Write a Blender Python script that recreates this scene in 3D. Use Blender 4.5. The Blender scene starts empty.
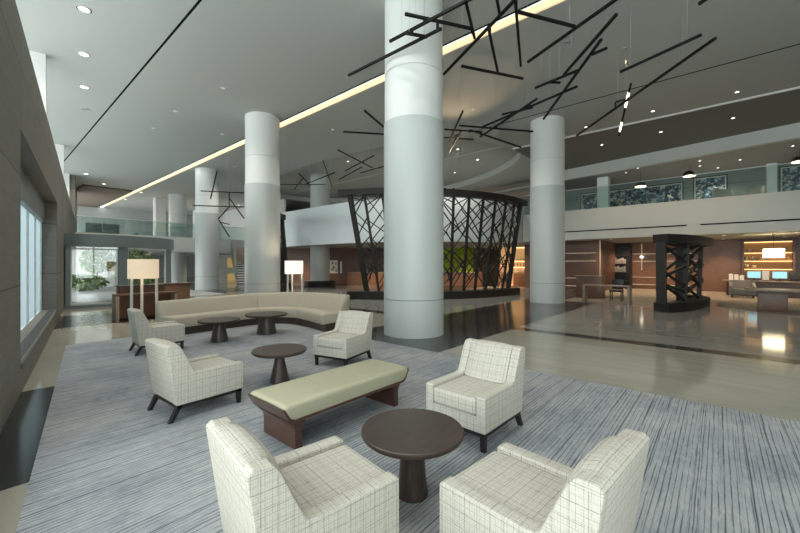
import bpy, bmesh, math, random
from mathutils import Vector, Matrix

S = bpy.context.scene
COL = S.collection
PI = math.pi
rnd = random.Random(7)

# ------------------------------------------------------------------ camera, sky, daylight, exposure
cd = bpy.data.cameras.new('camera')
cam = bpy.data.objects.new('camera', cd)
COL.objects.link(cam)
cam.location = (0, 0, 1.6)
cam.rotation_euler = (PI / 2, 0, -math.atan2(423, 367))
cd.sensor_width = 36
cd.lens = 367 / 800 * 36
cd.shift_y = -2.5 / 800
cd.clip_start = 0.05
cd.clip_end = 300
S.camera = cam

W = bpy.data.worlds.new('sky')
S.world = W
W.use_nodes = True
W.node_tree.nodes['Background'].inputs[0].default_value = (0.93, 0.985, 1.0, 1)
W.node_tree.nodes['Background'].inputs[1].default_value = 2.4

S.view_settings.view_transform = 'Standard'
S.view_settings.look = 'None'
S.view_settings.gamma = 1
S.view_settings.use_curve_mapping = False
S.view_settings.exposure = 1.2
S.cycles.use_denoising = True
S.cycles.max_bounces = 10
S.cycles.diffuse_bounces = 7
S.cycles.glossy_bounces = 4
S.cycles.transparent_max_bounces = 12
S.cycles.sample_clamp_indirect = 6
S.cycles.caustics_reflective = False
S.cycles.caustics_refractive = False


# strengths of the lamp groups, in watts per lamp
REC_W, BAR_W, MEZ_W, FAR_W, LOB_W = 120, 230, 110, 130, 80
SEAT_FILL_W, OVAL_W, SOFA_W = 56, 330, 120


def area(name, loc, size, power, color, rot=(0, 0, 0), sy=None, spread=PI):
    l = bpy.data.lights.new(name, 'AREA')
    l.energy = power
    l.color = color
    l.size = size
    if sy:
        l.shape = 'RECTANGLE'
        l.size_y = sy
    l.spread = spread
    o = bpy.data.objects.new(name, l)
    o.location = loc
    o.rotation_euler = rot
    COL.objects.link(o)
    return o


# daylight entering through the clerestory and the tall windows of the left wall
WA = math.atan2(0.1515, 1.0)
WU = Vector((math.sin(WA), math.cos(WA), 0))      # along the window wall
WN = Vector((-math.cos(WA), math.sin(WA), 0))     # outwards
W0 = Vector((-0.63, 0, 0))


def wp(s, d, z):
    v = W0 + WU * s + WN * d
    return (v.x, v.y, z)


def portal(name, loc, sx, sy, rot):
    """marks a window opening so that the sky's light is sampled through it"""
    o = area(name, loc, sx, 1, (1, 1, 1), rot, sy)
    o.data.cycles.is_portal = True
    return o


WROT = (PI / 2, 0, PI * 1.5 - WA)
for s in (-3.5, 6.2, 16, 26, 35.5):
    portal('clerestory_opening', wp(s, 0.82, 6.1), 9.6, 2.95, WROT)
portal('window_opening', wp(10.15, 0.40, 1.85), 7.1, 2.75, WROT)
portal('rear_fill_opening', (-0.9, -8.85, 3.8), 4.2, 6.9, (PI / 2, 0, 0))  # sky light through the added glazing behind the camera
portal('window_opening', wp(-2.1, 0.40, 2.35), 12.8, 4.0, WROT)  # unseen window, made larger to brighten carpet and seating


# ------------------------------------------------------------------ materials
def mk(name, color, rough=0.5, metal=0.0, spec=0.5, emit=None, estr=0.0):
    m = bpy.data.materials.new(name)
    m.use_nodes = True
    b = m.node_tree.nodes['Principled BSDF']
    b.inputs['Base Color'].default_value = (*color, 1)
    b.inputs['Roughness'].default_value = rough
    b.inputs['Metallic'].default_value = metal
    b.inputs['Specular IOR Level'].default_value = spec
    if emit:
        b.inputs['Emission Color'].default_value = (*emit, 1)
        b.inputs['Emission Strength'].default_value = estr
    return m


class NT:
    """small node-tree writer"""
    def __init__(s, m):
        s.t = m.node_tree
        s.b = s.t.nodes['Principled BSDF']

    def n(s, kind, **kw):
        x = s.t.nodes.new(kind)
        for k, v in kw.items():
            setattr(x, k, v)
        return x

    def link(s, a, b):
        s.t.links.new(a, b)

    def val(s, sock, v):
        if hasattr(v, 'is_linked') or hasattr(v, 'links'):
            s.link(v, sock)
        else:
            sock.default_value = v

    def math(s, op, a, b=0.0, c=None, clamp=False):
        x = s.n('ShaderNodeMath', operation=op, use_clamp=clamp)
        s.val(x.inputs[0], a)
        s.val(x.inputs[1], b)
        if c is not None:
            s.val(x.inputs[2], c)
        return x.outputs[0]

    def mix(s, f, a, b):
        x = s.n('ShaderNodeMix', data_type='RGBA')
        s.val(x.inputs[0], f)
        for i, v in ((6, a), (7, b)):
            if isinstance(v, tuple):
                x.inputs[i].default_value = (*v, 1)
            else:
                s.link(v, x.inputs[i])
        return x.outputs[2]

    def coords(s, which='Object', scale=(1, 1, 1)):
        c = s.n('ShaderNodeTexCoord')
        mp = s.n('ShaderNodeMapping')
        mp.inputs['Scale'].default_value = scale
        s.link(c.outputs[which], mp.inputs[0])
        return mp.outputs[0]

    def noise(s, vec, scale, detail=2, rough=0.5):
        x = s.n('ShaderNodeTexNoise')
        s.link(vec, x.inputs['Vector'])
        x.inputs['Scale'].default_value = scale
        x.inputs['Detail'].default_value = detail
        x.inputs['Roughness'].default_value = rough
        return x.outputs[0]

    def ramp(s, f, a, b):
        x = s.n('ShaderNodeMapRange')
        s.link(f, x.inputs[0])
        x.inputs[1].default_value = a
        x.inputs[2].default_value = b
        return x.outputs[0]

    def bump(s, h, strength=0.2, dist=0.01):
        x = s.n('ShaderNodeBump')
        x.inputs['Strength'].default_value = strength
        x.inputs['Distance'].default_value = dist
        s.link(h, x.inputs['Height'])
        s.link(x.outputs[0], s.b.inputs['Normal'])

    def base(s, c):
        s.link(c, s.b.inputs['Base Color'])

    def xyz(s, vec):
        x = s.n('ShaderNodeSeparateXYZ')
        s.link(vec, x.inputs[0])
        return x.outputs


M = {}


def wood(name, a, b, rough=0.35, scale=(1.2, 22, 1)):
    m = mk(name, a, rough)
    t = NT(m)
    v = t.coords('UV', scale)
    f = t.noise(v, 3.0, 4, 0.6)
    t.base(t.mix(t.ramp(f, 0.3, 0.7), a, b))
    t.bump(f, 0.08, 0.002)
    return m


M['dark_wood'] = wood('dark oak veneer', (0.030, 0.020, 0.015), (0.066, 0.045, 0.035), 0.40)
M['bench_wood'] = wood('brown walnut', (0.050, 0.026, 0.018), (0.105, 0.052, 0.036), 0.3)
M['walnut'] = wood('walnut panelling', (0.17, 0.088, 0.050), (0.26, 0.14, 0.082), 0.36, (1.0, 9, 1))
M['walnut_dark'] = wood('dark walnut panelling', (0.11, 0.060, 0.040), (0.18, 0.10, 0.066), 0.36, (1.0, 9, 1))
M['desk_wood'] = wood('reddish desk veneer', (0.085, 0.038, 0.024), (0.15, 0.068, 0.042), 0.35)
M['taupe_wood'] = wood('taupe veneer', (0.20, 0.15, 0.12), (0.28, 0.22, 0.18), 0.4)
M['black'] = mk('black lacquer', (0.008, 0.008, 0.009), 0.4)
M['bronze'] = mk('dark bronze', (0.030, 0.028, 0.026), 0.42, 0.35)
M['screen'] = mk('dark bronze screen metal', (0.018, 0.016, 0.014), 0.5, 0.1, 0.3)
M['rod'] = mk('blackened rod', (0.006, 0.006, 0.006), 0.6, 0.0, 0.2)
M['steel'] = mk('brushed steel', (0.55, 0.56, 0.56), 0.3, 0.9)
M['white_metal'] = mk('pale satin metal', (0.62, 0.63, 0.61), 0.35, 0.2)
M['grey_metal'] = mk('grey painted metal', (0.17, 0.205, 0.215), 0.42, 0.2)
M['plaster'] = mk('white plaster', (0.68, 0.685, 0.67), 0.9)
M['ceiling'] = mk('ceiling plaster', (0.45, 0.475, 0.455), 0.92)
M['soffit'] = mk('grey soffit panel', (0.36, 0.375, 0.36), 0.9)
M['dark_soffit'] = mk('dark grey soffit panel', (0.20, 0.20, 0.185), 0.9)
M['balcony'] = mk('pale balcony front', (0.62, 0.645, 0.61), 0.5)
M['white_gloss'] = mk('white lacquered front', (0.84, 0.91, 0.93), 0.25)
M['groove'] = mk('dark shadow groove', (0.006, 0.006, 0.006), 0.9, 0, 0.05)
M['art_white'] = mk('pale paper', (0.75, 0.75, 0.72), 0.7)
M['leather'] = mk('olive leather', (0.40, 0.385, 0.27), 0.42)
_t = NT(M['leather'])
_t.bump(_t.noise(_t.coords('UV'), 220, 2), 0.12, 0.001)
M['grey_fabric'] = mk('grey wool', (0.16, 0.165, 0.165), 0.9)
M['tan_fabric'] = mk('tan wool', (0.42, 0.38, 0.31), 0.9)
M['silver'] = mk('printer shell', (0.03, 0.03, 0.033), 0.5)

# columns: painted satin panels
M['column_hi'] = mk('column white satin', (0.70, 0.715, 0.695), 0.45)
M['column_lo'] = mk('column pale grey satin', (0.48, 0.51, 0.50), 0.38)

# plaid upholstery
def plaid(name, base, warm, dark):
    m = mk(name, base, 0.95, 0, 0.15)
    t = NT(m)
    uv = t.coords('UV')
    o = t.xyz(uv)
    u, v = o[0], o[1]

    def line(c, other, period, width, seed, soft=0.35):
        cc = t.math('ADD', c, seed)
        p = t.math('PINGPONG', cc, period / 2)
        l = t.math('SUBTRACT', 1.0, t.math('DIVIDE', p, width), clamp=True)
        cb = t.n('ShaderNodeCombineXYZ')
        t.link(t.math('MULTIPLY', t.math('FLOOR', t.math('DIVIDE', cc, period / 2)), 3.7), cb.inputs[0])
        t.link(t.math('MULTIPLY', other, 26.0), cb.inputs[1])
        nz = t.noise(cb.outputs[0], 1.0, 3, 0.7)
        return t.math('MULTIPLY', l, t.ramp(nz, 0.34, 0.62))
    d1 = t.math('MAXIMUM', line(u, v, 0.071, 0.0030, 0.011), line(v, u, 0.076, 0.0030, 0.007))
    d2 = t.math('MAXIMUM', line(u, v, 0.029, 0.0026, 0.0), line(v, u, 0.033, 0.0026, 0.018))
    d3 = t.math('MAXIMUM', line(u, v, 0.0112, 0.0030, 0.004), line(v, u, 0.0127, 0.0030, 0.009))
    weave = t.noise(uv, 260, 2)
    c = t.mix(t.math('MULTIPLY', d3, 0.70), base, warm)
    c = t.mix(t.math('MULTIPLY', d2, 0.85), c, t.mix(0.5, warm, dark))
    c = t.mix(t.math('MULTIPLY', d1, 0.95), c, dark)
    c = t.mix(t.math('MULTIPLY', t.ramp(weave, 0.35, 0.75), 0.30), c, warm)
    t.base(c)
    t.bump(weave, 0.25, 0.002)
    return m


M['plaid'] = plaid('cream plaid weave', (0.60, 0.575, 0.51), (0.33, 0.30, 0.245), (0.105, 0.085, 0.062))
M['sofa'] = mk('oatmeal weave', (0.56, 0.53, 0.455), 0.95, 0, 0.15)
_t = NT(M['sofa'])
_f = _t.noise(_t.coords('UV', (1, 1, 1)), 140, 3)
_t.base(_t.mix(_t.ramp(_f, 0.35, 0.7), (0.51, 0.455, 0.37), (0.40, 0.35, 0.28)))
_t.bump(_f, 0.2, 0.002)

# carpet: broken dark lines on mottled blue grey pile
m = mk('lined carpet', (0.3, 0.34, 0.37), 1.0, 0, 0.05)
t = NT(m)
oc = t.coords('Object')
o = t.xyz(oc)
big = t.noise(t.coords('Object', (0.9, 0.9, 1)), 1.3, 3, 0.6)
streak = t.noise(t.coords('Object', (0.35, 10, 1)), 2.2, 3, 0.6)
fine = t.noise(t.coords('Object', (6, 40, 1)), 3.0, 3, 0.7)
wob = t.math('MULTIPLY', t.math('SUBTRACT', t.noise(t.coords('Object', (1.2, 5, 1)), 1.5, 2), 0.5), 0.012)
yy = t.math('ADD', o[1], wob)
def cline(period, width, seed, amount, lo, hi, stretch):
    cc = t.math('ADD', yy, seed)
    p = t.math('PINGPONG', cc, period / 2)
    l = t.math('SUBTRACT', 1.0, t.math('DIVIDE', p, width), clamp=True)
    cb = t.n('ShaderNodeCombineXYZ')
    t.link(t.math('MULTIPLY', t.math('FLOOR', t.math('DIVIDE', cc, period / 2)), 5.3), cb.inputs[1])
    t.link(t.math('MULTIPLY', o[0], stretch), cb.inputs[0])
    nz = t.noise(cb.outputs[0], 1.0, 3, 0.7)
    return t.math('MULTIPLY', t.math('MULTIPLY', l, t.ramp(nz, lo, hi)), amount)
l1 = cline(0.034, 0.0056, 0.0, 0.95, 0.42, 0.53, 1.7)
l2 = cline(0.151, 0.0080, 0.031, 1.0, 0.42, 0.52, 0.7)
l3 = cline(0.0523, 0.0050, 0.013, 0.7, 0.46, 0.58, 2.3)
mot = t.noise(t.coords('Object', (5, 9, 1)), 2.0, 5, 0.75)
c = t.mix(t.ramp(big, 0.34, 0.66), (0.225, 0.250, 0.285), (0.42, 0.43, 0.43))
c = t.mix(t.math('MULTIPLY', t.ramp(mot, 0.38, 0.68), 0.55), c, (0.50, 0.50, 0.485))
c = t.mix(t.math('MULTIPLY', t.ramp(fine, 0.40, 0.75), 0.40), c, (0.20, 0.225, 0.26))
c = t.mix(t.math('MULTIPLY', t.ramp(streak, 0.45, 0.7), 0.20), c, (0.20, 0.225, 0.255))
c = t.mix(t.math('MAXIMUM', t.math('MAXIMUM', l1, l3), l2), c, (0.040, 0.048, 0.062))
t.base(c)
t.bump(fine, 0.4, 0.006)
M['carpet'] = m

m = mk('pale reception carpet', (0.33, 0.30, 0.26), 1.0, 0, 0.05)
t = NT(m)
t.base(t.mix(t.ramp(t.noise(t.coords('Object', (1, 6, 1)), 3.0, 4), 0.35, 0.7), (0.31, 0.29, 0.26), (0.20, 0.18, 0.155)))
M['rug'] = m

# polished stone floor with inlaid bands
m = mk('polished stone floor', (0.4, 0.4, 0.35), 0.09)
t = NT(m)
o = t.xyz(t.coords('Object'))
vein = t.noise(t.coords('Object', (2.2, 0.35, 1)), 1.6, 5, 0.65)
cl = t.noise(t.coords('Object', (0.5, 0.5, 1)), 1.0, 3)
cream = t.mix(t.ramp(vein, 0.35, 0.68), (0.36, 0.345, 0.285), (0.29, 0.28, 0.235))
grey = t.mix(t.ramp(vein, 0.35, 0.68), (0.285, 0.297, 0.28), (0.225, 0.235, 0.222))
isg = t.math('GREATER_THAN', o[0], 8.95)
col = t.mix(isg, cream, grey)
dl = t.math('COMPARE', o[0], 8.78, 0.19)
col = t.mix(dl, col, (0.045, 0.045, 0.043))
ym = t.math('PINGPONG', t.math('SUBTRACT', o[1], 5.2), 4.28)
band = t.math('LESS_THAN', ym, 1.38)
blk = t.mix(t.ramp(cl, 0.4, 0.7), (0.018, 0.019, 0.020), (0.030, 0.032, 0.033))
band = t.math('MULTIPLY', band, t.math('GREATER_THAN', o[1], 0.5))
col = t.mix(band, col, blk)
t.base(col)
t.link(t.math('ADD', t.math('ADD', 0.05, t.math('MULTIPLY', cl, 0.08)), t.math('MULTIPLY', band, 0.07)), t.b.inputs['Roughness'])
M['floor'] = m

# stone cladding
m = mk('taupe stone cladding', (0.27, 0.25, 0.22), 0.55)
t = NT(m)
br = t.n('ShaderNodeTexBrick', offset=0.0)
t.link(t.coords('UV'), br.inputs['Vector'])
br.inputs['Scale'].default_value = 1.0
br.inputs['Mortar Size'].default_value = 0.008
br.inputs['Brick Width'].default_value = 2.2
br.inputs['Row Height'].default_value = 1.34
br.inputs['Color1'].default_value = (1, 1, 1, 1)
br.inputs['Color2'].default_value = (0.82, 0.82, 0.82, 1)
br.inputs['Mortar'].default_value = (0.2, 0.2, 0.2, 1)
nz = t.noise(t.coords('UV', (1, 7, 1)), 2.0, 4, 0.6)
c = t.mix(t.ramp(nz, 0.3, 0.7), (0.165, 0.152, 0.13), (0.215, 0.20, 0.172))
mu = t.n('ShaderNodeMix', data_type='RGBA', blend_type='MULTIPLY')
mu.inputs[0].default_value = 1
t.link(c, mu.inputs[6])
t.link(br.outputs[0], mu.inputs[7])
t.base(mu.outputs[2])
M['stone'] = m

# glass that lets the daylight through
def glass(name, tint, gloss=0.12, rough=0.02):
    m = bpy.data.materials.new(name)
    m.use_nodes = True
    nt = m.node_tree
    nt.nodes.remove(nt.nodes['Principled BSDF'])
    tr = nt.nodes.new('ShaderNodeBsdfTransparent')
    tr.inputs[0].default_value = (*tint, 1)
    gl = nt.nodes.new('ShaderNodeBsdfGlossy')
    gl.inputs['Roughness'].default_value = rough
    mx = nt.nodes.new('ShaderNodeMixShader')
    mx.inputs[0].default_value = gloss
    nt.links.new(tr.outputs[0], mx.inputs[1])
    nt.links.new(gl.outputs[0], mx.inputs[2])
    nt.links.new(mx.outputs[0], nt.nodes['Material Output'].inputs[0])
    return m


M['glass'] = glass('clear glass', (0.93, 0.95, 0.94), 0.08)
M['rail_glass'] = glass('balustrade glass', (0.82, 0.90, 0.88), 0.07)
M['sheer'] = mk('pale blue sheer blind', (0.40, 0.49, 0.53), 0.9)
_b = M['sheer'].node_tree.nodes['Principled BSDF']
_b.inputs['Transmission Weight'].default_value = 0.0
_nt = M['sheer'].node_tree
_tl = _nt.nodes.new('ShaderNodeBsdfTranslucent')
_tl.inputs[0].default_value = (0.34, 0.42, 0.46, 1)
_mx = _nt.nodes.new('ShaderNodeMixShader')
_mx.inputs[0].default_value = 0.6
_nt.links.new(_b.outputs[0], _mx.inputs[1])
_nt.links.new(_tl.outputs[0], _mx.inputs[2])
_nt.links.new(_mx.outputs[0], _nt.nodes['Material Output'].inputs[0])

# light givers
M['led'] = mk('warm led strip', (0.20, 0.15, 0.08), 0.6, emit=(1.0, 0.73, 0.42), estr=0.42)
M['shelf_led'] = mk('shelf led strip', (0.3, 0.25, 0.15), 0.6, emit=(1.0, 0.66, 0.30), estr=3.0)
M['brown_panel'] = mk('brown ceiling panel', (0.17, 0.135, 0.105), 0.8)
M['grey_wall'] = mk('grey blue wall paint', (0.24, 0.275, 0.275), 0.8)
M['joint'] = mk('grey panel joint', (0.22, 0.23, 0.23), 0.6)
M['led_line'] = mk('thin warm light line', (0.5, 0.45, 0.35), 0.5, emit=(1.0, 0.80, 0.56), estr=0.16)
M['lit_cap'] = mk('lit rod tip', (0.9, 0.85, 0.7), 0.5, emit=(1.0, 0.88, 0.66), estr=1.6)
M['bulb'] = mk('downlight lens', (0.9, 0.9, 0.85), 0.4, emit=(1.0, 0.93, 0.80), estr=2.2)
M['soft_bulb'] = mk('soft downlight lens', (0.4, 0.4, 0.38), 0.4, emit=(1.0, 0.93, 0.80), estr=0.25)
M['dim_bulb'] = mk('unlit downlight lens', (0.35, 0.36, 0.35), 0.4)
M['shade_cream'] = mk('glowing cream lampshade', (0.66, 0.58, 0.46), 0.9, emit=(1.0, 0.74, 0.48), estr=0.22)
M['shade_white'] = mk('glowing white lampshade', (0.8, 0.78, 0.72), 0.9, emit=(1.0, 0.90, 0.76), estr=0.35)
M['pendant_glow'] = mk('glowing pendant drum', (0.9, 0.85, 0.7), 0.9, emit=(1.0, 0.85, 0.55), estr=2.4)
M['monitor'] = mk('lit screen', (0.1, 0.2, 0.25), 0.3, emit=(0.30, 0.62, 0.72), estr=0.5)
M['shelf_glow'] = mk('backlit shelf back', (0.42, 0.22, 0.09), 0.6, emit=(1.0, 0.48, 0.14), estr=0.04)
M['bar_glow'] = mk('backlit bar back', (0.7, 0.48, 0.25), 0.6, emit=(1.0, 0.58, 0.24), estr=0.18)
M['lit_niche'] = mk('lit niche glass', (0.8, 0.65, 0.3), 0.6, emit=(1.0, 0.78, 0.32), estr=0.9)
M['yellow'] = mk('yellow panel', (0.72, 0.52, 0.20), 0.6, emit=(1.0, 0.68, 0.25), estr=0.10)
M['paper_white'] = mk('white panel', (0.8, 0.82, 0.8), 0.6)
M['bottle'] = mk('bottle glass', (0.55, 0.62, 0.62), 0.15)
M['amber'] = mk('amber bottle glass', (0.35, 0.16, 0.04), 0.15)
M['book'] = mk('pale book spines', (0.30, 0.31, 0.33), 0.7)
M['vase'] = mk('glazed cream pottery', (0.70, 0.58, 0.40), 0.35)
m = mk('green living wall', (0.2, 0.35, 0.03), 0.8)
t = NT(m)
n1 = t.noise(t.coords('UV'), 3.0, 5, 0.65)
t.base(t.mix(t.ramp(n1, 0.38, 0.64), (0.14, 0.28, 0.012), (0.62, 0.85, 0.06)))
M['moss'] = m
m = mk('blue abstract painting', (0.2, 0.3, 0.4), 0.5)
t = NT(m)
uv = t.coords('UV')
n1 = t.noise(uv, 1.5, 5, 0.7)
n2 = t.noise(t.coords('UV', (1.3, 1.3, 1)), 2.3, 4, 0.75)
c = t.mix(t.ramp(n1, 0.40, 0.60), (0.008, 0.012, 0.02), (0.05, 0.20, 0.38))
c = t.mix(t.ramp(n2, 0.50, 0.56), c, (0.62, 0.66, 0.66))
c = t.mix(t.ramp(t.noise(uv, 4.1, 3, 0.6), 0.52, 0.60), c, (0.010, 0.013, 0.02))
t.base(c)
M['art_blue'] = m
m = mk('black ink drawing', (0.7, 0.7, 0.65), 0.6)
t = NT(m)
t.base(t.mix(t.ramp(t.noise(t.coords('UV'), 3.5, 2), 0.50, 0.56), (0.68, 0.66, 0.58), (0.03, 0.03, 0.03)))
M['art_ink'] = m
m = mk('hedge leaves', (0.1, 0.2, 0.05), 0.8)
t = NT(m)
t.base(t.mix(t.ramp(t.noise(t.coords('Object'), 6, 3), 0.35, 0.7), (0.05, 0.12, 0.03), (0.30, 0.42, 0.14)))
M['leaf'] = m
M['paving'] = mk('outdoor paving', (0.36, 0.37, 0.36), 0.9)
M['bark'] = mk('bark', (0.10, 0.07, 0.05), 0.9)


# ------------------------------------------------------------------ mesh helpers
class MB:
    def __init__(s):
        s.bm = bmesh.new()

    def _take(s, b, bev=0.0, seg=2):
        if bev > 0:
            bmesh.ops.bevel(b, geom=list(b.edges), offset=bev, segments=seg, profile=0.6, affect='EDGES', clamp_overlap=True)
        me = bpy.data.meshes.new('tmp')
        b.to_mesh(me)
        b.free()
        s.bm.from_mesh(me)
        bpy.data.meshes.remove(me)
        return s

    def box(s, x0, x1, y0, y1, z0, z1, bev=0.0, seg=2):
        b = bmesh.new()
        bmesh.ops.create_cube(b, size=1)
        for v in b.verts:
            v.co = Vector(((x0 + x1) / 2 + v.co.x * (x1 - x0), (y0 + y1) / 2 + v.co.y * (y1 - y0), (z0 + z1) / 2 + v.co.z * (z1 - z0)))
        return s._take(b, bev, seg)

    def hexa(s, pts, bev=0.0, seg=2):
        """8 corners: 4 below, 4 above, both in the same turn"""
        b = bmesh.new()
        v = [b.verts.new(p) for p in pts]
        for f in ((3, 2, 1, 0), (4, 5, 6, 7), (0, 1, 5, 4), (1, 2, 6, 5), (2, 3, 7, 6), (3, 0, 4, 7)):
            b.faces.new([v[i] for i in f])
        bmesh.ops.recalc_face_normals(b, faces=list(b.faces))
        return s._take(b, bev, seg)

    def prism(s, poly, a, c, axis='y', bev=0.0, seg=2):
        """extrude an outline; axis y: outline in (x,z); axis z: outline in (x,y); axis x: outline in (y,z)"""
        b = bmesh.new()

        def P(p, h):
            if axis == 'y':
                return (p[0], h, p[1])
            if axis == 'z':
                return (p[0], p[1], h)
            return (h, p[0], p[1])
        lo = [b.verts.new(P(p, a)) for p in poly]
        hi = [b.verts.new(P(p, c)) for p in poly]
        n = len(poly)
        b.faces.new(lo)
        b.faces.new(hi)
        for i in range(n):
            b.faces.new((lo[i], lo[(i + 1) % n], hi[(i + 1) % n], hi[i]))
        bmesh.ops.recalc_face_normals(b, faces=list(b.faces))
        return s._take(b, bev, seg)

    def lathe(s, prof, n=32, cx=0, cy=0, cap=True):
        b = bmesh.new()
        rings = []
        for r, z in prof:
            rings.append([b.verts.new((cx + r * math.cos(2 * PI * i / n), cy + r * math.sin(2 * PI * i / n), z)) for i in range(n)])
        for a, c in zip(rings, rings[1:]):
            for i in range(n):
                b.faces.new((a[i], a[(i + 1) % n], c[(i + 1) % n], c[i]))
        if cap:
            b.faces.new(rings[0])
            b.faces.new(rings[-1])
        bmesh.ops.recalc_face_normals(b, faces=list(b.faces))
        return s._take(b)

    def bar(s, p, q, w, h=None, up=(0, 0, 1)):
        """a square bar from p to q"""
        h = h or w
        p, q = Vector(p), Vector(q)
        d = (q - p).normalized()
        u = Vector(up)
        if abs(d.dot(u)) > 0.98:
            u = Vector((1, 0, 0))
        a = d.cross(u).normalized() * (w / 2)
        c = a.cross(d).normalized() * (h / 2)
        pts = [p - a - c, p + a - c, p + a + c, p - a + c, q - a - c, q + a - c, q + a + c, q - a + c]
        return s.hexa(pts)

    def loft(s, rows, closed=False, caps=True):
        """rows of equally many points; skin them, cap the ends"""
        b = bmesh.new()
        R = [[b.verts.new(p) for p in r] for r in rows]
        n = len(R[0])
        for a, c in zip(R, R[1:]):
            for i in range(n if closed else n - 1):
                b.faces.new((a[i], a[(i + 1) % n], c[(i + 1) % n], c[i]))
        if closed and caps:
            b.faces.new(R[0])
            b.faces.new(R[-1])
        bmesh.ops.recalc_face_normals(b, faces=list(b.faces))
        return s._take(b)

    def build(s, name, mat, parent=None, loc=None, rot=None, sharp=32, props=None, cyl=False):
        bm = s.bm
        uv = bm.loops.layers.uv.new('UVMap')
        bm.normal_update()
        for f in bm.faces:
            f.smooth = True
            n = f.normal
            ax = max(range(3), key=lambda i: abs(n[i]))
            for l in f.loops:
                c = l.vert.co
                if cyl and abs(n.z) < 0.8:
                    l[uv].uv = (c.z, math.atan2(f.calc_center_median().y, f.calc_center_median().x) * 0.15 + (c.x - c.y) * 0.02)
                elif ax == 0:
                    l[uv].uv = (c.y, c.z)
                elif ax == 1:
                    l[uv].uv = (c.x, c.z)
                else:
                    l[uv].uv = (c.x, c.y)
        lim = math.radians(sharp)
        for e in bm.edges:
            if len(e.link_faces) == 2 and e.calc_face_angle(0) > lim:
                e.smooth = False
        me = bpy.data.meshes.new(name)
        bm.to_mesh(me)
        bm.free()
        me.materials.append(mat)
        o = bpy.data.objects.new(name, me)
        COL.objects.link(o)
        if parent is not None:
            o.parent = parent
        if loc:
            o.location = loc
        if rot is not None:
            o.rotation_euler = (0, 0, rot)
        for k, v in (props or {}).items():
            o[k] = v
        return o


def tag(o, label, cat, group=None, kind=None):
    o['label'] = label
    o['category'] = cat
    if group:
        o['group'] = group
    if kind:
        o['kind'] = kind
    return o


def thing(name, label, cat, loc=(0, 0, 0), rot=0, group=None):
    o = bpy.data.objects.new(name, None)
    o.empty_display_size = 0.1
    COL.objects.link(o)
    o.location = loc
    o.rotation_euler = (0, 0, rot)
    return tag(o, label, cat, group)


def struct(mb, name, mat, label, cat, parent=None):
    o = mb.build(name, mat, parent)
    if parent is None:
        tag(o, label, cat, kind='structure')
    return o


def sroot(name, label, cat, loc=(0, 0, 0), rot=0):
    o = thing(name, label, cat, loc, rot)
    o['kind'] = 'structure'
    return o


KIDS = {}


def dup(root, loc, rot, label, group=None):
    r = root.copy()
    COL.objects.link(r)
    r.location = loc
    r.rotation_euler = (0, 0, rot)
    r['label'] = label
    if group:
        r['group'] = group
    for ch in [c for c in bpy.data.objects if c.parent == root]:
        c = ch.copy()
        COL.objects.link(c)
        c.parent = r
        for g in [x for x in bpy.data.objects if x.parent == ch]:
            d = g.copy()
            COL.objects.link(d)
            d.parent = c
    return r


# ------------------------------------------------------------------ the shell
CEIL = 7.6
struct(MB().box(-4, 31, -9, 50, -0.12, 0.0), 'floor', M['floor'], 'polished cream stone floor with black inlaid bands', 'floor')


def wallbox(mb, s0, s1, d0, d1, z0, z1):
    return mb.hexa([wp(s0, d0, z0), wp(s1, d0, z0), wp(s1, d1, z0), wp(s0, d1, z0),
                    wp(s0, d0, z1), wp(s1, d0, z1), wp(s1, d1, z1), wp(s0, d1, z1)])


# stone window wall: two tall openings, low sill, solid band above, clerestory over it
mb = MB()
TH = 0.34
for (s0, s1, z0, z1) in ((-9, -8.6, 0, 4.6), (-8.6, 4.3, 0, 0.34), (-8.6, 4.3, 4.35, 4.6), (4.3, 6.55, 0, 4.6),
                         (6.55, 13.75, 0, 0.34), (6.55, 13.75, 3.26, 4.6), (13.75, 20.5, 0, 4.6), (20.5, 40, 2.62, 4.6), (33.2, 40, 4.6, 7.6)):
    b = bmesh.new()
    n = [(s0, 0, z0), (s1, 0, z0), (s1, TH, z0), (s0, TH, z0), (s0, 0, z1), (s1, 0, z1), (s1, TH, z1), (s0, TH, z1)]
    vs = [b.verts.new((x, y, z)) for x, y, z in n]
    for f in ((3, 2, 1, 0), (4, 5, 6, 7), (0, 1, 5, 4), (1, 2, 6, 5), (2, 3, 7, 6), (3, 0, 4, 7)):
        b.faces.new([vs[i] for i in f])
    bmesh.ops.recalc_face_normals(b, faces=list(b.faces))
    mb._take(b)
# built along its own length, then turned into place
wl = mb.build('wall_left', M['stone'], loc=(W0.x, 0, 0), rot=PI / 2 - WA)
tag(wl, 'taupe stone wall with tall window opening along the lobby', 'wall', kind='structure')


def wall_local(mb, name, mat, parent=None):
    o = mb.build(name, mat, parent)
    if parent is None:
        o.location = (W0.x, 0, 0)
        o.rotation_euler = (0, 0, PI / 2 - WA)
    return o


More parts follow.
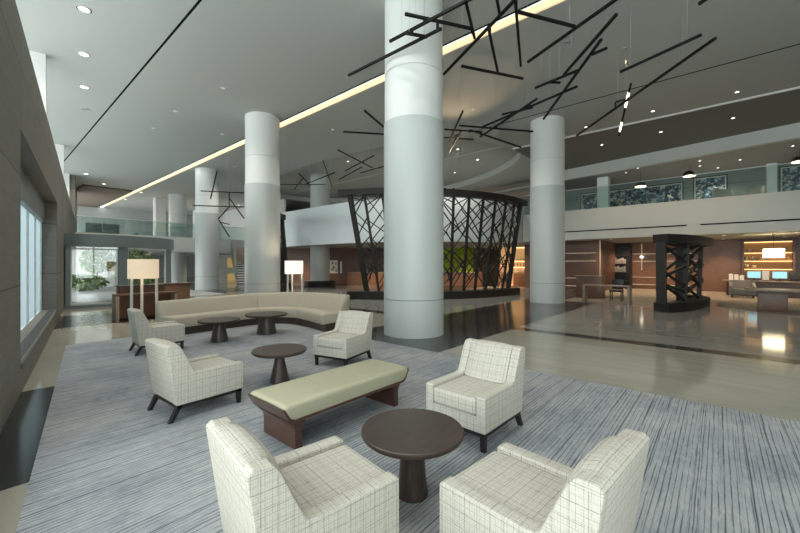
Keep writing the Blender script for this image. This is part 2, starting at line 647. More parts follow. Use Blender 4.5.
# clerestory: ledge behind the parapet, glazing and white piers
o = wall_local(MB().box(-9, 40, TH, 1.25, 4.2, 4.5), 'trim_1', M['plaster'])
tag(o, 'white ledge behind the top of the stone wall', 'ledge', kind='structure')
for i, (s0, s1) in enumerate(((-9, -1.2), (-1.2, 14.55), (14.55, 25.05), (25.05, 33.2))):
    o = wall_local(MB().box(s0 + 0.1, s1 - 0.1, 0.90, 0.92, 4.5, CEIL), 'window_%d' % (i + 3), M['glass'])
    tag(o, 'clerestory glazing %s the stone wall' % ('high above', 'nearest above', 'second above', 'third above', 'at the far end above')[i], 'window', kind='structure')
for i, s in enumerate((-1.2, 14.72, 25.25, 33.0)):
    o = wall_local(MB().box(s - 0.06, s + 0.16, 0.28, 0.9, 4.5, CEIL), 'trim_%d' % (i + 2), M['plaster'])
    tag(o, 'white clerestory pier %s' % ('behind the viewer', 'nearest above the stone wall', 'second above the stone wall', 'last before the far mezzanine')[i], 'pier', kind='structure')
# window in the stone wall
for i, (s0, s1) in enumerate(((6.55, 13.75), (-8.6, 4.3))):  # the second is out of view, enlarged to let in more daylight
    r = sroot('window_%d' % (i + 1), ('tall window with pale blue blinds in the stone wall', 'unseen window in the stone wall behind the viewer, enlarged to add daylight')[i], 'window',
              (W0.x, 0, 0), PI / 2 - WA)
    MB().box(s0, s1, 0.37, 0.38, 0.34, (3.26, 4.35)[i]).build('glazing', M['glass'], r)
    n = 5
    for k in range(n + 1):
        x = s0 + 0.05 + (s1 - s0 - 0.1) * k / n
        MB().box(x - 0.04, x + 0.04, 0.30, 0.36, 0.34, (3.26, 4.35)[i]).build('mullion', M['white_metal'], r)
    for k in range(n if i == 0 else 0):
        a = s0 + 0.05 + (s1 - s0 - 0.1) * k / n + 0.05
        c = s0 + 0.05 + (s1 - s0 - 0.1) * (k + 1) / n - 0.05
        q = MB()
        rows = []
        for zz in (0.36, 3.24):
            rows.append([(a + (c - a) * j / 40, 0.335 + 0.012 * math.sin(j * 1.3), zz) for j in range(41)])
        q.loft(rows).build('sheer_blind', M['sheer'], r)
    if i == 0:
        MB().box(s0 + 0.01, s1 - 0.01, 0.24, 0.37, 2.72, 3.26).build('blind_box', M['grey_metal'], r)
    q = MB()
    q.box(s0 + 0.02, s1 - 0.02, -0.012, 0.30, 0.30, 0.37, 0.008).build('sill', M['stone'], r)
    q = MB()
    for k in range(90):
        x = s0 + 0.1 + (s1 - s0 - 0.2) * k / 89
        q.box(x - 0.012, x + 0.012, 0.02, 0.16, 0.37, 0.378)
    q.build('air_grille', M['grey_fabric'], r)

# walls the photograph looks along or past
r = sroot('window_8', 'added unseen glazing behind the viewer for fill daylight', 'window')  # out of view; added to give the room frontal fill daylight
MB().box(-4, 1.2, -9.02, -9.0, 0.3, CEIL - 0.2).build('glazing', M['glass'], r)
for k in range(2):
    MB().box(-3.2 + 2.4 * k, -3.1 + 2.4 * k, -9.1, -8.95, 0, CEIL).build('mullion', M['white_metal'], r)
MB().box(-4, 1.2, -9.2, -9.0, 0, 0.3).build('sill', M['stone'], r)
MB().box(-4, 1.2, -9.2, -9.0, CEIL - 0.2, CEIL).build('head', M['plaster'], r)
struct(MB().box(1.2, 31, -9.2, -9.0, 0, CEIL), 'wall_rear', M['plaster'], 'plain pale wall behind the viewer', 'wall')
struct(MB().box(5, 31, 49, 49.2, 0, CEIL), 'wall_far', M['soffit'], 'pale end wall beyond the far mezzanine', 'wall')

struct(MB().box(30.8, 31, -9, 50, 0, CEIL + 0.6), 'wall_outer', M['plaster'], 'outer wall behind the reception and lounge', 'wall')
struct(MB().box(26.3, 26.5, 9.9, 31, 2.98, CEIL + 0.4), 'wall_upper', M['taupe_wood'], 'taupe wall above the lounge behind the oval recess', 'wall')
struct(MB().box(26.5, 31, -9, 50, CEIL, CEIL + 0.4), 'ceiling_outer', M['ceiling'], 'plain ceiling beyond the mezzanine', 'ceiling')
# reception back wall with light lines
r = sroot('wall_right', 'walnut panelled reception wall with thin light lines', 'wall')
MB().box(28.5, 28.7, -9, 9.5, 0, 3.0).build('panelling', M['walnut'], r)
for z in (0.26, 0.74, 1.78, 2.26):
    MB().box(28.47, 28.50, 0.75, 4.3, z - 0.016, z + 0.016).build('light_line', M['led_line'], r)
r = sroot('wall_wing', 'walnut clad wing wall beside the white column', 'wall')
MB().box(24.0, 28.5, 5.2, 9.8, 0, 3.0).build('panelling', M['walnut_dark'], r)
for z in (0.26, 0.74, 1.78, 2.26):
    MB().box(23.97, 24.0, 5.45, 9.0, z - 0.013, z + 0.013).build('light_line', M['led_line'], r)
MB().box(23.98, 24.0, 5.24, 5.27, 0.75, 3.0).build('light_line', M['led_line'], r)
# diagonal back wall of the bar and lounge
def wall_between(mb, p, q, th, z0, z1):
    p, q = Vector((*p, 0)), Vector((*q, 0))
    d = (q - p).normalized()
    n = Vector((-d.y, d.x, 0)) * th
    c = [p, q, q + n, p + n]
    return mb.hexa([(v.x, v.y, z0) for v in c] + [(v.x, v.y, z1) for v in c])
struct(wall_between(MB(), (27.2, 13.2), (14.0, 30.0), -0.2, 0, 3.0), 'wall_back', M['walnut_dark'], 'dark brown wall at the back of the lounge', 'wall')
struct(wall_between(MB(), (28.5, 9.8), (27.2, 13.2), -0.2, 0, 3.0), 'wall_bar', M['walnut'], 'short walnut wall beside the bar', 'wall')
struct(wall_between(MB(), (18.6, 30.3), (18.6, 49.0), -0.2, 0, CEIL), 'wall_stair', M['plaster'], 'pale wall beyond the staircase', 'wall')

# ceilings
struct(MB().box(-4, 3.30, -9, 50, CEIL, CEIL + 0.1), 'ceiling', M['ceiling'], 'smooth pale ceiling along the window wall', 'ceiling')
struct(MB().box(3.36, 8.36, -9, 50, CEIL, CEIL + 0.1), 'ceiling_middle', M['ceiling'], 'smooth pale ceiling between black slot and glowing cove', 'ceiling')
o = MB().box(3.30, 3.36, -9, 29.0, CEIL + 0.004, CEIL + 0.1).build('trim_6', M['groove'])
tag(o, 'long black slot running across the pale ceiling', 'slot', kind='structure')
o = MB().box(3.30, 3.36, 29.0, 50, CEIL, CEIL + 0.1).build('ceiling_strip', M['ceiling'])
tag(o, 'pale ceiling strip beyond the black slot', 'ceiling', kind='structure')
# the recess outline in the main ceiling
near = [(14.1, 25.8), (13.35, 21.5), (13.2, 16.8), (13.6, 12.8), (14.72, 9.95), (16.35, 8.75), (17.75, 8.2), (19.2, 8.1), (20.6, 8.85),
        (22.3, 10.7), (24.2, 14.0), (25.4, 18.5), (25.2, 23.5), (23.4, 27.6), (20.2, 30.0), (16.8, 29.2)]


def spline(pts, per=6):
    out = []
    n = len(pts)
    for i in range(n):
        p0, p1, p2, p3 = [Vector((*pts[(i + k - 1) % n], 0)) for k in range(4)]
        for j in range(per):
            t = j / per
            v = 0.5 * ((2 * p1) + (p2 - p0) * t + (2 * p0 - 5 * p1 + 4 * p2 - p3) * t * t + (3 * p1 - p0 - 3 * p2 + p3) * t ** 3)
            out.append((v.x, v.y))
    return out


OV = spline(near)


def holed(outer, inner, z0, z1):
    b = bmesh.new()
    vo = [b.verts.new((x, y, z0)) for x, y in outer]
    vi = [b.verts.new((x, y, z0)) for x, y in inner]
    ed = [b.edges.new((vo[i], vo[(i + 1) % len(vo)])) for i in range(len(vo))]
    ed += [b.edges.new((vi[i], vi[(i + 1) % len(vi)])) for i in range(len(vi))]
    bmesh.ops.triangle_fill(b, use_beauty=True, use_dissolve=False, edges=ed)
    res = bmesh.ops.extrude_face_region(b, geom=list(b.faces))
    for v in res['geom']:
        if isinstance(v, bmesh.types.BMVert):
            v.co.z = z1
    bmesh.ops.recalc_face_normals(b, faces=list(b.faces))
    return b


mb = MB()
mb._take(holed([(8.78, -9), (18.2, -9), (26.5, -9), (26.5, 50), (8.78, 50)], OV, CEIL, CEIL + 0.40))
struct(mb, 'ceiling_right', M['ceiling'], 'broad pale ceiling with an oval recess right of the cove', 'ceiling')
struct(MB().box(12.5, 26.2, 7.5, 31, CEIL + 0.42, CEIL + 0.5), 'ceiling_recess', M['soffit'], 'grey ceiling inside the oval recess', 'ceiling')
o = MB().box(18.72, 18.80, 8.4, 29.5, CEIL + 0.395, CEIL + 0.42).build('trim_7', M['white_metal'])
tag(o, 'thin pale line across the oval recess', 'line', kind='structure')
for i, (x, w, y0, y1, lab) in enumerate(((14.7, 0.05, -9, 8.6, 'thin dark joint across the ceiling above the sculptures'),
                                         (19.6, 0.06, -9, 3.0, 'second thin dark joint near the mezzanine'))):
    o = MB().box(x - w / 2, x + w / 2, y0, y1, CEIL - 0.006, CEIL + 0.002).build('trim_%d' % (i + 8), M['groove'])
    tag(o, lab, 'joint', kind='structure')
# lowered darker soffit along the mezzanine, with its pale step
def beamline(y):
    return 23.05 + (y + 0.5) * 0.178
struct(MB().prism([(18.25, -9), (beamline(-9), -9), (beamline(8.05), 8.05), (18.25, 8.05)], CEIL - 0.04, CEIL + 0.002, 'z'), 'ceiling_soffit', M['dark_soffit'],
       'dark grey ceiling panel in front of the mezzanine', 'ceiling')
o = MB().box(18.19, 18.25, -9, 8.05, CEIL - 0.07, CEIL).build('trim_10', M['plaster'])
tag(o, 'pale step at the edge of the dark ceiling panel', 'step', kind='structure')
struct(wall_between(MB(), (beamline(-9), -9), (beamline(8.3), 8.3), -0.3, 6.93, CEIL + 0.01), 'beam', M['balcony'], 'pale beam over the mezzanine opening', 'beam')
struct(MB().prism([(beamline(-9) + 0.2, -9), (28.4, -9), (28.4, 13), (beamline(13) + 0.2, 13)], 6.96, 7.05, 'z'), 'ceiling_mezzanine', M['soffit'], 'grey ceiling over the mezzanine lounge', 'ceiling')
struct(MB().box(5.2, 8.3, 36.0, 48.9, CEIL - 0.12, CEIL - 0.002), 'ceiling_far', M['brown_panel'], 'brown ceiling panel over the far mezzanine', 'ceiling')
# glowing cove
r = sroot('cove', 'long glowing cove cut into the ceiling', 'cove')
MB().box(8.36, 8.40, -9, 48, CEIL - 0.015, CEIL + 0.1).build('lip', M['groove'], r)
MB().box(8.72, 8.78, -9, 48, CEIL + 0.0, CEIL + 0.17).build('light_strip', M['led'], r)
MB().box(8.72, 8.78, -9, 48, CEIL + 0.17, CEIL + 0.34).build('cove_back', M['plaster'], r)
MB().box(8.36, 8.78, -9, 48, CEIL + 0.34, CEIL + 0.4).build('cove_top', M['plaster'], r)

# right mezzanine: floor slab, front and low ceiling below
r = sroot('slab', 'pale mezzanine front above the reception', 'mezzanine')
MB().box(22.5, 22.75, -9, 9.3, 3.0, 4.69, 0.01).build('front', M['balcony'], r)
MB().box(22.75, 28.6, -9, 9.9, 3.0, 4.05).build('deck', M['soffit'], r)
for y0, y1 in ((1.15, 6.9), (-6.0, 0.65)):
    MB().box(22.485, 22.51, y0, y1, 3.44, 3.50).build('air_slot', M['groove'], r)
struct(MB().box(28.2, 28.4, -9, 13, 4.05, 7.0), 'wall_mezzanine', M['grey_wall'], 'pale wall at the back of the right mezzanine', 'wall')

# curved white balcony behind the big lattice screen
path = [(15.0, 30.0), (15.0, 26.0), (15.0, 22.0), (15.0, 18.5)]
for k in range(1, 13):
    a = PI + (PI / 2) * k / 12
    path.append((24.0 + 9.0 * math.cos(a), 18.5 + 9.2 * math.sin(a)))
mb = MB()
rows = []
for (x, y), (x2, y2) in zip(path, path[1:] + [path[-1]]):
    d = Vector((x2 - x, y2 - y, 0)) if (x, y) != (x2, y2) else Vector((1, 0, 0))
    d.normalize()
    n = Vector((-d.y, d.x, 0)) * 0.2
    rows.append([(x, y, 2.9), (x + n.x, y + n.y, 2.9), (x + n.x, y + n.y, 5.45), (x, y, 5.45)])
mb.loft(rows, closed=True)
struct(mb, 'balcony_wall', M['white_gloss'], 'curved glossy white balcony wall behind the lattice screen', 'wall')
low = [(x + 0.02, y) for x, y in path] + [(28.5, 9.3), (28.5, 30)]
struct(MB().prism(low, 2.88, 2.98, 'z'), 'ceiling_lounge', M['soffit'], 'low grey ceiling under the curved balcony', 'ceiling')

# far mezzanine
r = sroot('far_slab', 'pale far mezzanine front beyond the columns', 'mezzanine')
MB().box(3.8, 24, 33.0, 33.25, 2.57, 3.78, 0.01).build('front', M['balcony'], r)
MB().box(3.8, 24, 33.25, 49, 2.57, 2.85).build('deck', M['plaster'], r)


def balustrade(name, label, pts, z0, z1):
    t = thing(name, label, 'balustrade')
    for p, q in zip(pts, pts[1:]):
        wall_between(MB(), p, q, 0.02, z0, z1).build('glass_panel', M['rail_glass'], t)
    for p, q in zip(pts, pts[1:]):
        MB().bar((*p, z1 + 0.015), (*q, z1 + 0.015), 0.06, 0.03).build('handrail', M['white_metal'], t)
    return t


balustrade('glass_balustrade', 'glass balustrade on the far mezzanine', [(4.45 + 2.35 * k, 33.1) for k in range(9)], 3.78, 4.90)
balustrade('glass_balustrade', 'glass balustrade along the right mezzanine', [(22.6, 9.2 - 2.25 * k) for k in range(8)], 4.69, 5.87)

# columns
for i, (x, y, lab) in enumerate(((6.65, 5.35, 'huge round white column nearest, standing on the carpet edge'),
                                 (7.70, 14.16, 'round white column behind the curved sofa'),
                                 (9.65, 24.7, 'round white column between sofa column and far mezzanine'),
                                 (11.46, 35.6, 'round column standing behind the far mezzanine front'),
                                 (15.75, 5.45, 'round white column right of the lattice screen'))):
    r = sroot('column', lab, 'column', (x, y, 0))
    R = 0.69
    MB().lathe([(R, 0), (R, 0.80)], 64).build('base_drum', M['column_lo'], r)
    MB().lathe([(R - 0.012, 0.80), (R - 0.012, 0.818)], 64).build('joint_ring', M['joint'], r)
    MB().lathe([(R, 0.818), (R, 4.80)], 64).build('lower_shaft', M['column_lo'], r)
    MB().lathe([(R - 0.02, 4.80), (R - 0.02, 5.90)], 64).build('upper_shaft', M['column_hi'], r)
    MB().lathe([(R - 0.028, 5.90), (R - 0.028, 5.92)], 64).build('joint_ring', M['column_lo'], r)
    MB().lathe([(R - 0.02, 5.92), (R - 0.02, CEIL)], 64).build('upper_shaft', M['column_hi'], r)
r = sroot('column', 'round column rising through the curved balcony', 'column', (16.3, 21.8, 0))
MB().lathe([(0.69, 0), (0.69, CEIL + 0.42)], 48).build('shaft', M['column_lo'], r)
for k, (x, y) in enumerate(((10.9, 38.5), (16.2, 44.0))):
    r = sroot('pillar', 'pale square pillar far back on the far mezzanine, %s' % ('beside the round column', 'beyond the staircase')[k], 'pillar', (x, y, 0))
    MB().box(-0.4, 0.4, -0.4, 0.4, 2.85, CEIL).build('shaft', M['plaster'], r)
r = sroot('pillar', 'square white pillar on the right mezzanine', 'pillar')
MB().box(25.3, 25.9, 5.1, 5.7, 4.05, 6.96).build('shaft', M['white_gloss'], r)
r = sroot('pillar', 'square pale pillar between the framed mezzanine paintings', 'pillar')
MB().box(27.7, 28.2, -2.35, -1.95, 4.05, 6.96).build('shaft', M['white_gloss'], r)


# ------------------------------------------------------------------ carpets
cz = 0.012
poly = [(-0.33 - 0.152 * 6, -6), (5.42, -6), (5.42, 7.0), (5.42, 9.65), (1.14, 9.65)]
o = MB().prism(poly, 0.0, cz, 'z').build('carpet', M['carpet'])
tag(o, 'large blue grey carpet with broken dark lines under the seating', 'carpet')
o = MB().prism([(16.3, -6), (27.9, -6), (27.9, 5.15), (16.6, 5.15), (16.45, 1.85), (20.4, 2.0), (20.4, 0.0), (18.3, 0.05), (16.3, -1.6)], 0.0, 0.012, 'z').build('carpet', M['rug'])
tag(o, 'pale beige carpet under the reception desks', 'carpet')

# ------------------------------------------------------------------ lounge chairs
def make_chair(label, loc, rot):
    """front towards +x; 0.64 wide, 0.80 high"""
    t = thing('lounge_chair', label, 'armchair', loc, rot, 'plaid lounge chairs around the seating area')

    def lo(z):
        return z if z < 0.46 else 0.46 + (z - 0.46) * 0.93
    F, B, Wd, A = 0.365, -0.325, 0.315, 0.085
    side = [(F, 0.165), (F, 0.455), (F - 0.012, 0.468), (-0.11, 0.468), (-0.17, 0.485), (-0.285, 0.755), (-0.315, 0.795), (-0.395, 0.80), (-0.42, 0.775), (B - 0.01, 0.165)]
    side = [(x, lo(z)) for x, z in side]
    for s in (1, -1):
        y0, y1 = (Wd - A, Wd) if s > 0 else (-Wd, -Wd + A)
        MB().prism(side, y0, y1, 'y', 0.022, 3).build('arm', M['plaid'], t)
    # body between the arms, seat cushion, back shell and padded back
    MB().box(B, F - 0.005, -Wd + A, Wd - A, 0.165, 0.30).build('seat_box', M['plaid'], t)
    MB().box(-0.20, F + 0.012, -Wd + A + 0.003, Wd - A - 0.003, 0.30, 0.445, 0.035, 4).build('seat_cushion', M['plaid'], t)
    MB().prism([(B - 0.01, 0.17), (-0.422, lo(0.775)), (-0.40, lo(0.798)), (-0.325, lo(0.798)), (-0.20, 0.45), (-0.20, 0.17)], -Wd + 0.05, Wd - 0.05, 'y', 0.02, 3).build('backrest', M['plaid'], t)
    q = MB()
    rows = []
    hw = Wd - A - 0.004
    for i in range(13):
        y = -hw + 2 * hw * i / 12
        k = 1 - abs(2 * i / 12 - 1) ** 4
        bu = 0.042 * k
        rows.append([(-0.215, y, 0.43), (-0.155 + bu * 0.8, y, 0.45), (-0.222 + bu, y, 0.60), (-0.275 + bu * 0.8, y, 0.735), (-0.300 + bu * 0.5, y, 0.778 + bu * 0.35),
                     (-0.345, y, 0.795 + bu * 0.5), (-0.392, y, 0.795), (-0.34, y, 0.62)])
    rows = [[(x, y, lo(z)) for x, y, z in r_] for r_ in rows]
    q.loft(rows, closed=True)
    q.build('back_cushion', M['plaid'], t, sharp=60)
    q = MB()
    for s in (1, -1):
        y0, y1 = (Wd - 0.055, Wd - 0.015) if s > 0 else (-Wd + 0.015, -Wd + 0.055)
        q.box(B + 0.0, F - 0.01, y0, y1, 0.13, 0.166)
    q.box(F - 0.05, F - 0.01, -Wd + 0.05, Wd - 0.05, 0.13, 0.166)
    q.box(B, B + 0.04, -Wd + 0.05, Wd - 0.05, 0.13, 0.166)
    q.build('base_rail', M['black'], t)
    for s in (1, -1):
        yo, yi = s * (Wd - 0.015), s * (Wd - 0.06)
        a, b_ = min(yo, yi), max(yo, yi)
        MB().prism([(F - 0.01, 0.16), (F - 0.065, 0.16), (F - 0.055, 0.0), (F - 0.02, 0.0)], a, b_, 'y', 0.003, 1).build('leg', M['black'], t)
        MB().prism([(B + 0.06, 0.16), (B, 0.16), (B - 0.075, 0.0), (B - 0.035, 0.0)], a, b_, 'y', 0.003, 1).build('leg', M['black'], t)
    return t


CH = make_chair('cream plaid lounge chair nearest the camera, left of the front table', (1.145, 1.635, cz), math.radians(-8))
dup(CH, (1.625, 4.42, cz), math.radians(3), 'cream plaid lounge chair on black legs left of the olive bench')
dup(CH, (2.195, 7.84, cz), math.radians(-4), 'cream plaid lounge chair beside the left end of the sofa, by the floor lamp')
dup(CH, (3.90, 4.60, cz), PI + math.radians(13.8), 'cream plaid lounge chair behind the bench, in front of the big column')
dup(CH, (3.14, 1.765, cz), PI - math.radians(2), 'cream plaid lounge chair right of the bench, facing the front table')
dup(CH, (1.84, 0.695, cz), PI / 2 - math.radians(6), 'cream plaid lounge chair nearest the camera, right of the front table')


# ------------------------------------------------------------------ round tables
def round_table(label, x, y, h, R, r0, r1):
    t = thing('pedestal_table', label, 'side table', (x, y, cz), 0, 'round dark wood pedestal tables')
    MB().lathe([(R - 0.02, h - 0.045), (R - 0.003, h - 0.030), (R, h - 0.022), (R, h - 0.006), (R - 0.004, h)], 72).build('tabletop', M['dark_wood'], t)
    MB().lathe([(r0, 0), (r0, 0.02), (r0 - 0.01, 0.06), (r1 + (r0 - r1) * 0.35, h * 0.55), (r1, h - 0.045)], 20).build('pedestal', M['dark_wood'], t, sharp=10, cyl=True)
    return t


round_table('round dark wood table nearest the camera, between three plaid chairs', 1.975, 1.60, 0.452, 0.352, 0.108, 0.072)
round_table('round dark wood table between the bench and the sofa', 2.68, 4.48, 0.44, 0.355, 0.13, 0.05)
round_table('round dark wood table with wide cone base before the sofa, left one', 3.28, 7.78, 0.445, 0.40, 0.17, 0.095)
round_table('round dark wood table with wide cone base by the sofa curve', 4.36, 7.84, 0.45, 0.46, 0.22, 0.15)

# ------------------------------------------------------------------ bench
t = thing('bench', 'long olive leather bench on walnut slab legs in the middle of the seating', 'bench', (2.44, 2.98, cz))
L2, HW = 0.80, 0.305
prof = [(-L2 - 0.008, 0.392), (-L2 + 0.055, 0.275), (-L2 + 0.10, 0.255), (L2 - 0.10, 0.255), (L2 - 0.055, 0.275), (L2 + 0.008, 0.392),
        (L2 - 0.012, 0.392), (L2 - 0.07, 0.295), (L2 - 0.11, 0.28), (-L2 + 0.11, 0.28), (-L2 + 0.07, 0.295), (-L2 + 0.012, 0.392)]
MB().prism(prof, -HW, HW, 'y', 0.004, 1).build('tray', M['bench_wood'], t)
top = [(-L2 + 0.010, 0.388), (-L2 + 0.075, 0.299), (-L2 + 0.11, 0.284), (L2 - 0.11, 0.284), (L2 - 0.075, 0.299), (L2 - 0.010, 0.388), (L2 - 0.022, 0.408), (L2 - 0.05, 0.416),
       (0, 0.418), (-L2 + 0.05, 0.416), (-L2 + 0.022, 0.408)]
CK = (-1, -0.985, -0.95, -0.88, -0.7, -0.4, 0, 0.4, 0.7, 0.88, 0.95, 0.985, 1)
def crown(k):
    return {1: -0.034, 0.985: -0.018, 0.95: -0.006, 0.88: 0.0, 0.7: 0.004, 0.4: 0.006, 0: 0.007}[abs(k)]
q = MB()
rows = []
for k in CK:
    rows.append([(x, k * (HW - 0.004), z + (crown(k) if z > 0.38 else 0)) for x, z in top])
q.loft(rows, closed=True)
cu = q.build('cushion', M['leather'], t, sharp=50)
for x in (-0.27, 0.27):
    rows = []
    for k in CK:
        z = 0.4175 + crown(k) + 0.0006
        rows.append([(x - 0.003, k * (HW - 0.003), z), (x + 0.003, k * (HW - 0.003), z), (x + 0.003, k * (HW - 0.003), z + 0.001), (x - 0.003, k * (HW - 0.003), z + 0.001)])
    MB().loft(rows, closed=True).build('seam', M['leather'], cu)
for s in (-1, 1):
    lx = s * 0.63
    pr = [(lx - 0.035, 0), (lx + 0.035, 0), (lx + 0.035, 0.16), (lx + 0.05, 0.21), (lx + 0.10, 0.256), (lx - 0.10, 0.256), (lx - 0.05, 0.21), (lx - 0.035, 0.16)]
    MB().prism(pr, -0.26, 0.265, 'y', 0.003, 1).build('leg', M['bench_wood'], t)

# ------------------------------------------------------------------ curved sofa
def cat(pts, per=8):
    out = []
    n = len(pts)
    for i in range(n - 1):
        p = [Vector((*pts[max(0, min(n - 1, i + k - 1))], 0)) for k in range(4)]
        for j in range(per):
            t = j / per
            v = 0.5 * ((2 * p[1]) + (p[2] - p[0]) * t + (2 * p[0] - 5 * p[1] + 4 * p[2] - p[3]) * t * t + (3 * p[1] - p[0] - 3 * p[2] + p[3]) * t ** 3)
            out.append(v)
    out.append(Vector((*pts[-1], 0)))
    return out


fr = cat([(2.80, 9.0), (3.6, 9.06), (4.3, 9.10), (4.85, 9.08), (5.28, 8.80), (5.47, 8.35), (5.42, 7.75), (5.25, 6.93)])
bk = cat([(2.70, 9.93), (3.6, 9.98), (4.45, 10.02), (5.22, 10.0), (5.85, 9.55), (6.20, 8.85), (6.30, 8.05), (6.23, 7.03)])
NS = len(fr) - 1
t = thing('sectional_sofa', 'long curved oatmeal sectional sofa sweeping round behind the tables', 'sofa')
cuts = [0, 24, 40, NS]
SEAT = [(0.015, 0.17), (0.0, 0.20), (0.0, 0.355), (0.012, 0.395), (0.04, 0.412), (0.60, 0.395), (0.66, 0.40), (0.70, 0.17)]
BACK = [(0.56, 0.36), (0.565, 0.41), (0.70, 0.77), (0.73, 0.82), (0.78, 0.845), (0.90, 0.84), (0.945, 0.82), (0.955, 0.78), (0.90, 0.17), (0.70, 0.17)]
PL = [(0.05, 0.0), (0.05, 0.17), (0.88, 0.17), (0.88, 0.0)]


def sweep(prof, a, b_, inset=0.0):
    rows = []
    n = b_ - a
    for i in range(a, b_ + 1):
        f, k = fr[i], bk[i]
        e = min(i - a, b_ - i)
        g_ = 0.86 + 0.11 * i / NS
        rows.append([((f + (k - f) * u).x, (f + (k - f) * u).y, z if z < 0.43 else 0.42 + (z - 0.42) * (g_ - 0.5) * 2.0) for u, z in prof])
    # round the ends a little: pull in the first and last row
    for idx, nb in ((0, 1), (-1, -2)):
        cen = Vector((sum(p[0] for p in rows[idx]), sum(p[1] for p in rows[idx]), sum(p[2] for p in rows[idx]))) / len(prof)
        end = [tuple(cen + (Vector(p) - cen) * 0.90) for p in rows[idx]]
        nbv = Vector(rows[nb][0]) - Vector(rows[idx][0])
        g = nbv.normalized() * 0.03
        inner = [tuple(Vector(p) + g) for p in rows[idx]]
        if idx == 0:
            rows[0] = inner
            rows.insert(0, end)
        else:
            rows[-1] = inner
            rows.append(end)
    return MB().loft(rows, closed=True)


for a, b_ in zip(cuts, cuts[1:]):
    sweep(SEAT, a, b_).build('seat', M['sofa'], t, sharp=60)
for a, b_ in zip(cuts, cuts[1:]):
    sweep(BACK, a, b_).build('backrest', M['sofa'], t, sharp=60)
sweep(PL, 0, NS).build('plinth', M['dark_wood'], t)
t.location.z = cz


# ------------------------------------------------------------------ floor lamps
def floor_lamp(label, x, y, mat, power, rot=0):
    t = thing('floor_lamp', label, 'floor lamp', (x, y, 0.0), rot, 'drum shade floor lamps')
    q = MB()
    q.lathe([(0.345, 1.22), (0.345, 1.725), (0.338, 1.725), (0.338, 1.22)], 48, cap=False)
    q.lathe([(0.338, 1.225), (0.345, 1.22)], 48, cap=False)
    q.build('lamp_shade', mat, t)
    for k in range(3):
        a = 2 * PI * k / 3 - 0.65
        ca, sa = math.cos(a), math.sin(a)
        MB().bar((0.32 * ca, 0.32 * sa, 0.0), (0.31 * ca, 0.31 * sa, 1.30), 0.055, 0.055).build('leg', M['white_metal'], t)
    q = MB()
    for k in range(3):
        a = 2 * PI * k / 3 - 0.65
        q.bar((0, 0, 1.30), (0.335 * math.cos(a), 0.335 * math.sin(a), 1.30), 0.02)
    q.build('shade_spider', M['white_metal'], t)
    MB().lathe([(0.02, 1.30), (0.035, 1.36), (0.05, 1.44), (0.03, 1.50), (0.005, 1.52)], 16).build('bulb', M['bulb'], t)
    l = bpy.data.lights.new('lamp_light', 'POINT')
    l.energy = power
    l.color = (1.0, 0.78, 0.52)
    l.shadow_soft_size = 0.08
    o = bpy.data.objects.new('lamp_light', l)
    COL.objects.link(o)
    o.parent = t
    o.location = (0, 0, 1.6)
    return t


floor_lamp('floor lamp with cream drum shade and pale legs by the reddish console', 2.89, 11.51, M['shade_cream'], 9)
floor_lamp('floor lamp with white drum shade on pale legs behind the sofa curve', 8.1, 12.5, M['shade_white'], 14, -0.22)

# ------------------------------------------------------------------ console and concierge desks on the left
t = thing('console_table', 'low waterfall console in reddish wood behind the plaid chair and floor lamp', 'table', (0, 0, 0))
MB().box(2.50, 4.02, 12.50, 12.95, 0.70, 0.755, 0.004).build('tabletop', M['desk_wood'], t)
MB().box(2.50, 2.58, 12.50, 12.95, 0.0, 0.70, 0.004).build('side_panel', M['taupe_wood'], t)
MB().box(3.94, 4.02, 12.50, 12.95, 0.0, 0.70, 0.004).build('side_panel', M['taupe_wood'], t)
MB().box(2.58, 3.94, 12.85, 12.90, 0.05, 0.70).build('modesty_panel', M['desk_wood'], t)
t = thing('reception_cabinet', 'tall dark reddish cabinet behind the waterfall console', 'cabinet')
MB().box(2.72, 3.85, 13.1, 13.6, 0.0, 0.93, 0.006).build('body', M['desk_wood'], t)
MB().box(2.69, 3.88, 13.07, 13.63, 0.93, 0.96, 0.004).build('worktop', M['dark_wood'], t)
for x in (2.72, 3.27):
    MB().box(x + 0.01, x + 0.55, 13.085, 13.1, 0.06, 0.91).build('door', M['desk_wood'], t)
t = thing('concierge_desk', 'reddish wooden desk at the foot of the columns beyond the console', 'desk')
MB().box(4.45, 5.6, 16.0, 16.7, 0.0, 0.80, 0.006).build('body', M['walnut'], t)
MB().box(4.42, 5.63, 15.96, 16.74, 0.80, 0.84, 0.004).build('worktop', M['desk_wood'], t)
t = thing('desk_bell', 'small pale bell on the reddish wooden desk beyond the console', 'bell', (5.2, 16.3, 0.84))
MB().lathe([(0.07, 0), (0.07, 0.02), (0.06, 0.05), (0.03, 0.09), (0.012, 0.11), (0.012, 0.14)], 20).build('dome', M['steel'], t)
MB().lathe([(0.08, 0), (0.08, 0.012)], 20).build('base', M['black'], t)

# ------------------------------------------------------------------ entrance portal
cen = [(2.02, 17.55), (2.5, 17.36), (3.1, 17.26), (3.8, 17.30), (4.5, 17.48), (5.15, 17.80), (5.65, 18.3), (5.95, 19.0), (6.05, 20.0)]
ring = cat(cen, 5)
t = sroot('entrance_portal', 'curved grey entrance portal with glass doors at the left', 'entrance')


def arcwall(pts, th, z0, z1):
    rows = []
    for i, p in enumerate(pts):
        a = pts[max(0, i - 1)]
        b_ = pts[min(len(pts) - 1, i + 1)]
        d = (b_ - a).normalized()
        n = Vector((-d.y, d.x, 0)) * th
        rows.append([(p.x, p.y, z0), (p.x + n.x, p.y + n.y, z0), (p.x + n.x, p.y + n.y, z1), (p.x, p.y, z1)])
    return MB().loft(rows, closed=True)


